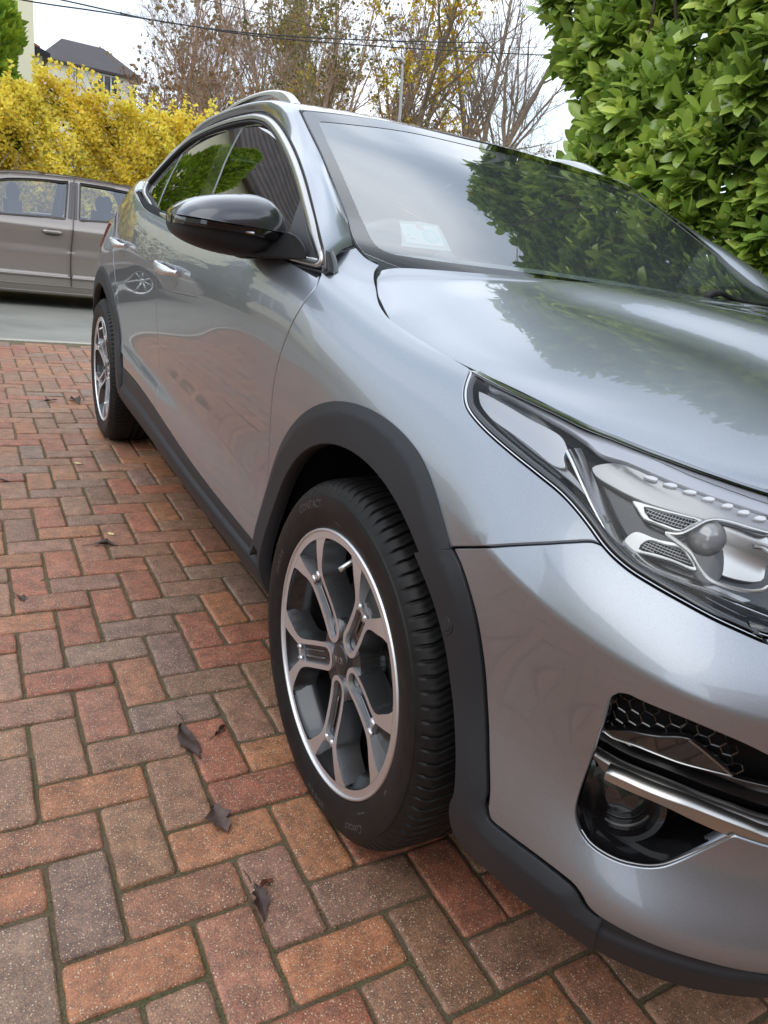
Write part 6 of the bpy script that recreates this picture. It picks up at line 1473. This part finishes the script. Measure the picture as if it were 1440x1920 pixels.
d1_ = join(cr([(-.70, .99), (-.50, 1.25), (-.2, 1.36), (.1, 1.398), (.578, 1.428)], .03), cr([(.578, 1.428), (.53, .98), (.49, .56), (.494, .27)], .03), ln((.494, .27), (-.72, .27)), cr([(-.72, .27), (-.74, .6), (-.70, .99)], .03))
d2_ = join(ln((.588, 1.428), (.95, 1.425)), cr([(.95, 1.425), (1.22, 1.40), (1.33, 1.22), (1.42, 1.02), (1.36, .8), (1.12, .64), (.96, .50), (.90, .27)], .03), ln((.90, .27), (.504, .27)), cr([(.504, .27), (.50, .56), (.54, .98), (.588, 1.428)], .03))
def p2(name, poly, mt, par, off=0., holes=(), **k):
    V, F, N = panel_data(poly, S2, off=off, holes=holes, gap=k.pop('gap', .002), h=.05, bev=.003, thick=k.pop('thick', .02)); return mesh_obj(name, V, F, mt, par, N=N)
wall = p2('body_side', sil, mp, c2, holes=[d1_, d2_], gap=.0)
fr2 = tinted('window_rubber', (.05, .048, .045), .5)
dA = p2('door', d1_, mp, c2, holes=[w1]); dB = p2('door', d2_, mp, c2, holes=[w2])
for w_, dd_ in ((w1, dA), (w2, dB)):
    p2('window', w_, M['far_glass'], dd_, off=-.012, gap=-.01, thick=.004)
    wo = w_ if area(w_) > 0 else w_[::-1]
    mb = MB(); ribbon(mb, wo, S2, .022, .002, close=True); mb.obj('window_rubber', fr2, dd_, smooth=True)
pt_ = mat('pillar_grey', (.12, .11, .115), .4)
p2('window_pillar', join(ln((.535, 1.385), (.578, 1.392), (.534, 1.0), (.482, .998), (.535, 1.385))), pt_, dA, off=.002, thick=.004)
p2('window_pillar', join(ln((.590, 1.392), (.622, 1.388), (.582, 1.0), (.546, 1.0), (.590, 1.392))), pt_, dB, off=.002, thick=.004)
# shell across the width
mb = MB(); q = np.array(cr(zt, .05)); a = S2(q, -.004); b = a.copy(); b[:, 1] = 18.25-a[:, 1]; m1_ = (a+b)/2; m1_[:, 2] += .012*np.clip((q[:, 1]-.9)/.3, 0, 1)
q1 = a*.75+m1_*.25; q1[:, 2] += .003; mb.strip(a, q1); mb.strip(q1, m1_); mb.strip(m1_, b)
o_ = mb.obj('roof_and_bonnet', mp, c2, smooth=True); autosmooth(o_, 60)
for src, nm in ((wall, 'body_side'), (dA, 'door'), (dB, 'door')):
    me_ = src.data; Vv = np.array([v.co[:] for v in me_.vertices]); Vv[:, 1] = 18.25-Vv[:, 1]; mesh_obj(nm, Vv, [list(p.vertices)[::-1] for p in me_.polygons], mp, c2, smooth=False)
mb = MB(); mb.box(-1.9, 1.8, 8.42, 9.85, .18, .34); mb.box(-.9, 1.5, 8.40, 8.44, .3, .95); mb.obj('underbody', M['inner_dark'], c2)
for cx in (-1.20, 1.27):
    for yy, sg in ((8.30, 1), (9.93, -1)):
        w_ = empty('wheel', (cx, yy, .297)); w_.parent = c2
        mb = MB(); mb.lathe([(0.02*sg, .19), (-.005*sg, .20), (-.01*sg, .25), (.01*sg, .29), (.04*sg, .297), (.15*sg, .297), (.18*sg, .27)], 'y', n=40); mb.obj('tyre', M['rubber'], w_, smooth=True)
        mb = MB(); mb.lathe([(-.0*sg, .205), (.0, .185), (.03*sg, .175), (.06*sg, .17)], 'y', n=40)
        for k in range(7):
            a = 2*np.pi*k/7; ca, sa = math.cos(a), math.sin(a); P_ = [(.05*ca, .012*sg, .05*sa), (.18*ca, .004*sg, .18*sa)]; mb.tube(P_, [.022, .014], 6)
        mb.lathe([(.0, .0001), (.004*sg, .05), (.03*sg, .055)], 'y', n=20); mb.obj('rim', M['alu'], w_, smooth=True)
        mb = MB(); mb.lathe([(.06*sg, .18), (.065*sg, .001)], 'y', n=20); mb.obj('hub', M['inner_dark'], w_)
for x_, z_, dd_ in ((.316, .845, dA), (1.12, .865, dB)):
    mb = MB(); xs_ = np.linspace(-.10, .10, 9); V = S2(np.c_[x_+xs_, np.full(9, z_)], .022); V[[0, -1], 1] += .02; mb.tube(V, [.014, .018, .02, .02, .02, .02, .02, .018, .014], 8); mb.obj('door_handle', mp, dd_, smooth=True)
    c_ = [(x_+.095*math.cos(a), z_-.008+.036*math.sin(a)) for a in np.linspace(0, 2*np.pi, 22, endpoint=False)]; p2('handle_cup', np.array(c_), tinted('cup', (.10, .09, .085), .4), dd_, off=.001, thick=.002)
mb = MB()
for a, b, z0, z1_ in ((-.70, .485, .365, .372), (.512, .90, .365, .376)): ribbon(mb, np.array(ln((a, z0), (b, z1_), h=.05)), S2, .030, .014)
mb.obj('side_moulding', mp, c2, smooth=True)
p2('tail_lamp', join(ln((1.74, 1.14), (1.80, 1.02), (1.86, .86), (1.72, .88), (1.66, 1.05), (1.74, 1.14))), M['red_lamp'], c2, off=.004)
p2('headlight', join(ln((-1.86, .80), (-1.6, .86), (-1.62, .74), (-1.93, .66), (-1.86, .80))), M['reflector'], c2, off=.004)
mb = MB(); mb.ball((-.66, 8.17, 1.02), (.05, .10, .07), 0, 14, 10); mb.box(-.68, -.64, 8.2, 8.34, .97, 1.0); mb.obj('wing_mirror', mp, c2, smooth=True)
for x_ in (-.1, .9):
    mb = MB(); mb.box(x_, x_+.14, 8.55, 9.65, .55, 1.12); mb.ball((x_+.08, 8.9, 1.2), (.06, .13, .1)); mb.ball((x_+.08, 9.4, 1.2), (.06, .13, .1)); mb.obj('seat', M['seat'], c2)
# ================================================================== houses
wallm = tinted('render_white', srgb(226, 222, 206), .85, .06, 1.5); tilem = mat('roof_tile', (.08, .07, .065), .7); t = NT(tilem)
wv = t.n('ShaderNodeTexWave', {'Scale': 1.6, 'Distortion': .4}, wave_type='BANDS', bands_direction='Z'); t.l(t.coord(), wv.inputs['Vector']); nz = t.noise(3, 4)
rp = t.ramp(nz.outputs['Fac'], [(.3, srgb(74, 68, 66)), (.7, srgb(98, 86, 80))]); t.l(t.mix(.35, rp.outputs[0], wv.outputs[0], 'MULTIPLY'), t.b.inputs['Base Color']); t.bump(wv.outputs[0], .8, .05)
slate = tinted('slate', srgb(62, 56, 57), .6, .12, .8); glassd = mat('window_dark', (.05, .06, .065), .08, coat=1.); frm = mat('frame_white', (.7, .7, .68), .4); terra = tinted('terracotta', srgb(168, 96, 62), .8, .2, 4)
def hip(mb, x0, x1, y0, y1, z0, z1, ov=.3, rx0=None, rx1=None, m=0):
    x0 -= ov; x1 += ov; y0 -= ov; y1 += ov; ym = (y0+y1)/2; h = (y1-y0)/2; a = rx0 if rx0 is not None else x0+h; b = rx1 if rx1 is not None else x1-h
    V = [(x0, y0, z0), (x1, y0, z0), (x1, y1, z0), (x0, y1, z0), (a, ym, z1), (b, ym, z1), (x0, y0, z0-.14), (x1, y0, z0-.14), (x1, y1, z0-.14), (x0, y1, z0-.14)]
    mb.add(V, [(0, 1, 5, 4), (1, 2, 5), (2, 3, 4, 5), (3, 0, 4), (6, 7, 1, 0), (7, 8, 2, 1), (8, 9, 3, 2), (9, 6, 0, 3), (9, 8, 7, 6)], m)
def window(par, x0, x1, z0, z1, y, mull=1):
    mb = MB(); f = .07
    mb.box(x0, x1, y-.04, y+.02, z0, z0+f); mb.box(x0, x1, y-.04, y+.02, z1-f, z1); mb.box(x0, x0+f, y-.038, y+.02, z0+f, z1-f); mb.box(x1-f, x1, y-.038, y+.02, z0+f, z1-f)
    for k in range(mull): xm = x0+(x1-x0)*(k+1)/(mull+1); mb.box(xm-f/2, xm+f/2, y-.038, y+.02, z0+f, z1-f)
    w_ = mb.obj('window', frm, par); g = MB(); g.box(x0+f, x1-f, y-.01, y+.01, z0+f, z1-f); g.obj('pane', glassd, w_); return w_
# dark hipped roof behind the yellow hedge
h = empty('house', (0, 0, 0), label='distant cream house with dark hipped slate roof above the yellow hedge', cat='house')
mb = MB(); mb.box(4.6, 9.9, 55, 61, 2.5, 9.28); mb.obj('wall', wallm, h)
mb = MB(); hip(mb, 4.35, 10.0, 55, 61, 9.28, 11.05, .28, 5.75, 8.3); ro = mb.obj('roof', slate, h); 
for a, b in ((6.0, 6.35), (7.45, 8.75)): window(h, a, b, 7.9, 9.1, 54.98, 1 if b-a < .5 else 2)
mb = MB(); mb.box(9.35, 9.42, 54.9, 54.98, 3, 9.2); mb.obj('downpipe', frm, h)
# cream gable between conifer and sky, terracotta and dark roofs below it
h = empty('house', (0, 0, 0), label='tall pale cream house wall with tiled roof behind the feathery conifer', cat='house')
mb = MB(); mb.box(-9.5, .80, 16, 23, -.2, 5.9); mb.obj('wall', tinted('render_cream', srgb(236, 230, 198), .85, .05, 1.2), h)
mb = MB(); hip(mb, -9.5, .80, 16, 23, 5.9, 9.4, .35); mb.obj('roof', tilem, h)
for a, b, c_, d_ in ((-8.6, -6.6, 3.6, 5.0), (-5.4, -3.6, 3.6, 5.0), (-2.4, -.6, 3.6, 5.0), (-8.6, -6.2, .8, 2.3), (-2.6, -.4, .8, 2.3)): window(h, a, b, c_, d_, 15.98, 2)
mb = MB(); mb.box(-4.6, -3.6, 15.95, 16.0, -.05, 2.1); mb.obj('door', tinted('door_green', srgb(60, 74, 66), .5), h)
h = empty('outbuilding', (0, 0, 0), label='low outbuilding with a terracotta and dark roof edge left of the slate roofed house', cat='outbuilding')
mb = MB(); mb.box(.9, 1.62, 24, 28, -.2, 4.74); mb.obj('wall', wallm, h)
mb = MB(); mb.add([(.9, 23.8, 5.10), (1.25, 23.8, 5.06), (1.56, 23.8, 4.93), (1.56, 28, 4.93), (1.25, 28, 5.06), (.9, 28, 5.10), (.9, 23.8, 4.99), (1.56, 23.8, 4.86)], [(0, 1, 4, 5), (1, 2, 3, 4), (0, 6, 7, 2, 1)]); mb.obj('roof_tiles', terra, h)
mb = MB(); mb.add([(.9, 23.7, 4.94), (1.5, 23.7, 4.90), (1.80, 23.7, 4.80), (1.80, 28, 4.80), (.9, 28, 4.9), (.9, 23.7, 4.72), (1.80, 23.7, 4.70)], [(0, 1, 2, 6, 5), (0, 4, 3, 2, 1)]); mb.obj('eaves', M['cladding'], h)
# the house this driveway belongs to, behind the camera, and the neighbour on the left
brickm = mat('house_brick', (.25, .12, .08), .85); t = NT(brickm); bt = t.n('ShaderNodeTexBrick', {'Scale': 4.4, 'Color1': (*srgb(146, 92, 72), 1), 'Color2': (*srgb(118, 76, 62), 1), 'Mortar': (*srgb(168, 158, 144), 1), 'Mortar Size': .012}); mpn = t.n('ShaderNodeMapping'); mpn.inputs['Rotation'].default_value = (R(90), 0, 0); t.l(t.coord(), mpn.inputs[0]); t.l(mpn.outputs[0], bt.inputs['Vector']); t.l(bt.outputs[0], t.b.inputs['Base Color'])
h = empty('house', (0, 0, 0), label='brick house at the head of the driveway behind the photographer', cat='house')
mb = MB(); mb.box(-5.5, 7.5, -16, -8.2, -.3, 5.0); mb.obj('wall', brickm, h)
mb = MB(); hip(mb, -5.5, 7.5, -16, -8.2, 5.0, 7.6); mb.obj('roof', tilem, h)
h = empty('house', (0, 0, 0), label='neighbouring white rendered house to the left of the driveway', cat='house')
mb = MB(); mb.box(-17, -8.2, -7, 2.5, -.3, 5.0); mb.obj('wall', wallm, h)
mb = MB(); hip(mb, -17, -8.2, -7, 2.5, 5.0, 7.6); mb.obj('roof', tilem, h)
# ================================================================== street lamp, cables
l = empty('street_lamp', (0, 0, 0), label='slim pale grey street lamp post in front of the yellow leaved tree', cat='street lamp')
gal = mat('galvanised', (.42, .42, .40), .5, metal=.3)
mb = MB(); mb.tube([(10.863, 20.0, 0.697), (10.793, 20.0, 4.742), (10.692, 20.0, 5.87), (10.661, 20.0, 5.986)], [.055, .045, .038, .038], 10); mb.obj('post', gal, l, smooth=True)
mb = MB(); mb.tube([(10.692, 20.0, 5.986), (10.739, 20.0, 6.052), (10.593, 20.0, 6.106), (10.423, 20.0, 6.102), (10.361, 20.0, 6.074)], [.03, .035, .055, .055, .03], 10); mb.obj('lamp_head', gal, l, smooth=True)
cm_ = mat('cable', (.03, .03, .03), .6)
for lb, P_ in (('long black overhead cable crossing the whole sky', [(-2.5, 13, 3.62), (.56, 13, 3.80), (1.3, 13, 3.88), (2.43, 13, 3.99), (4.04, 13, 4.15), (6.29, 13, 4.50), (8.65, 13, 4.92), (10.52, 13, 5.27), (13, 13, 5.8)]), ('steeper overhead cable running down from the top left to join the long one', [(-1, 13.3, 3.86), (.88, 13.3, 3.98), (1.66, 13.3, 4.01), (2.49, 13.3, 4.05), (4.14, 13.3, 4.25), (6.4, 13.3, 4.66), (9, 13.3, 5.2)]), ('thin overhead cable above the car roof on the right', [(3.2, 13.6, 4.6), (6, 13.6, 4.72), (8.5, 13.6, 5.05), (11, 13.6, 5.62), (13, 13.6, 6.1)])):
    mb = MB(); Q = cr(P_, .4); o = mb; mb.tube(Q, .011 if 'thin' not in lb else .006, 5); ob = mb.obj('overhead_cable', cm_, label=lb, cat='cable', group='overhead cables')
# ================================================================== fallen leaves
def fallen(px, py, size, ang, label, shape=0, seed=0, curl=.25):
    r = np.random.default_rng(seed); z0 = .0015
    nu, nv = 9, 6; V = []; F = []
    for i in range(nu+1):
        t_ = i/nu; w_ = (math.sin(math.pi*min(1, t_*1.05))**.8)*(.30 if shape == 0 else .16)*(1+.45*math.sin(t_*17+seed)*(shape == 0)+.2*r.normal())
        bend = .25*math.sin(t_*3+seed)
        for j in range(nv+1):
            s = (j/nv-.5)*2; x = s*w_*(.75+.25*r.random())+bend*.3; z = curl*(abs(s)**1.5)*w_*1.3*(1+.5*math.sin(t_*9+seed))+.05*math.sin(t_*7+j+seed)*.3+.03
            V.append((x, t_, z))
    for i in range(nu):
        for j in range(nv): F.append((i*(nv+1)+j, i*(nv+1)+j+1, (i+1)*(nv+1)+j+1, (i+1)*(nv+1)+j))
    V = np.array(V)*size; ca, sa = math.cos(ang), math.sin(ang); X = np.c_[V[:, 0]*ca-V[:, 1]*sa+px, V[:, 0]*sa+V[:, 1]*ca+py, V[:, 2]+z0]
    cols = (srgb(78, 60, 52), srgb(66, 50, 42), srgb(92, 58, 44)); name = 'fallen_leaf'
    o = mesh_obj(name, X, F, LFM[seed % 3], smooth=True, label=label, cat='leaf', group='dead leaves and twigs on the bricks')
    mb = MB(); q = np.array([(0, 0), (-.0, -.18), (.05, -.36)])*size; P_ = np.c_[q[:, 0]*ca-q[:, 1]*sa+px, q[:, 0]*sa+q[:, 1]*ca+py, np.full(3, z0+.002)]; mb.tube(P_, .0009, 5); mb.obj('stalk', LFM[1], o)
    return o
LFM = [tinted('dead_leaf_a', srgb(84, 66, 58), .55, .35, 60, .001), tinted('dead_leaf_b', srgb(64, 46, 38), .5, .3, 60, .001), tinted('dead_leaf_c', srgb(104, 60, 44), .5, .3, 60, .001)]
fallen(-0.1855, 0.0553, 0.0736, -3.063, 'crumpled brown dead leaf lying by the front tyre', 0, 0, 0.30)
fallen(-0.1300, 0.2539, 0.0457, -0.961, 'curled thin dead leaf on a red brick left of the front wheel', 1, 1, 0.90)
fallen(-0.1776, -0.1391, 0.0828, 3.129, 'long dark shrivelled leaf in the joint below the front wheel', 1, 4, 0.30)
fallen(-0.1670, -0.1549, 0.0309, -1.159, 'tiny brown curled leaf near the bottom of the paving', 1, 5, 0.80)
fallen(-0.1773, 0.3183, 0.1289, 3.124, 'thin dark twig lying along the brick joint left of the front wheel', 1, 7, 0.10)
fallen(-0.2316, 1.3186, 0.0823, -1.767, 'small dark dead leaf on the bricks left of the car', 1, 10, 0.60)
fallen(-0.2069, 3.3254, 0.0797, -1.171, 'dark leaf scrap on the far bricks near the road', 1, 13, 0.50)
fallen(-0.0734, 3.4001, 0.1442, -2.821, 'second dark leaf scrap beside the rear wheel', 1, 16, 0.50)
fallen(-0.4715, 2.0174, 0.0475, -2.413, 'black leaf fragment at the left edge of the paving', 1, 19, 0.40)
fallen(-0.4705, 1.0169, 0.0553, -2.835, 'small brown crumpled fragment on the left bricks', 1, 22, 0.50)
o = fallen(-0.1519, 1.3902, .030, .6, 'small pale yellow leaf on the bricks left of the car', 0, 2, .2); o.data.materials[0] = tinted('pale_leaf', srgb(222, 208, 140), .6)
o = fallen(-0.1567, 2.1830, .035, .9, 'pale yellow leaf fleck further up the paving', 0, 8, .2); o.data.materials[0] = bpy.data.materials['pale_leaf']

# parts of the crossover were drawn in world coordinates: keep them there under its base point
for ch in car.children: ch.matrix_parent_inverse = base_inv()
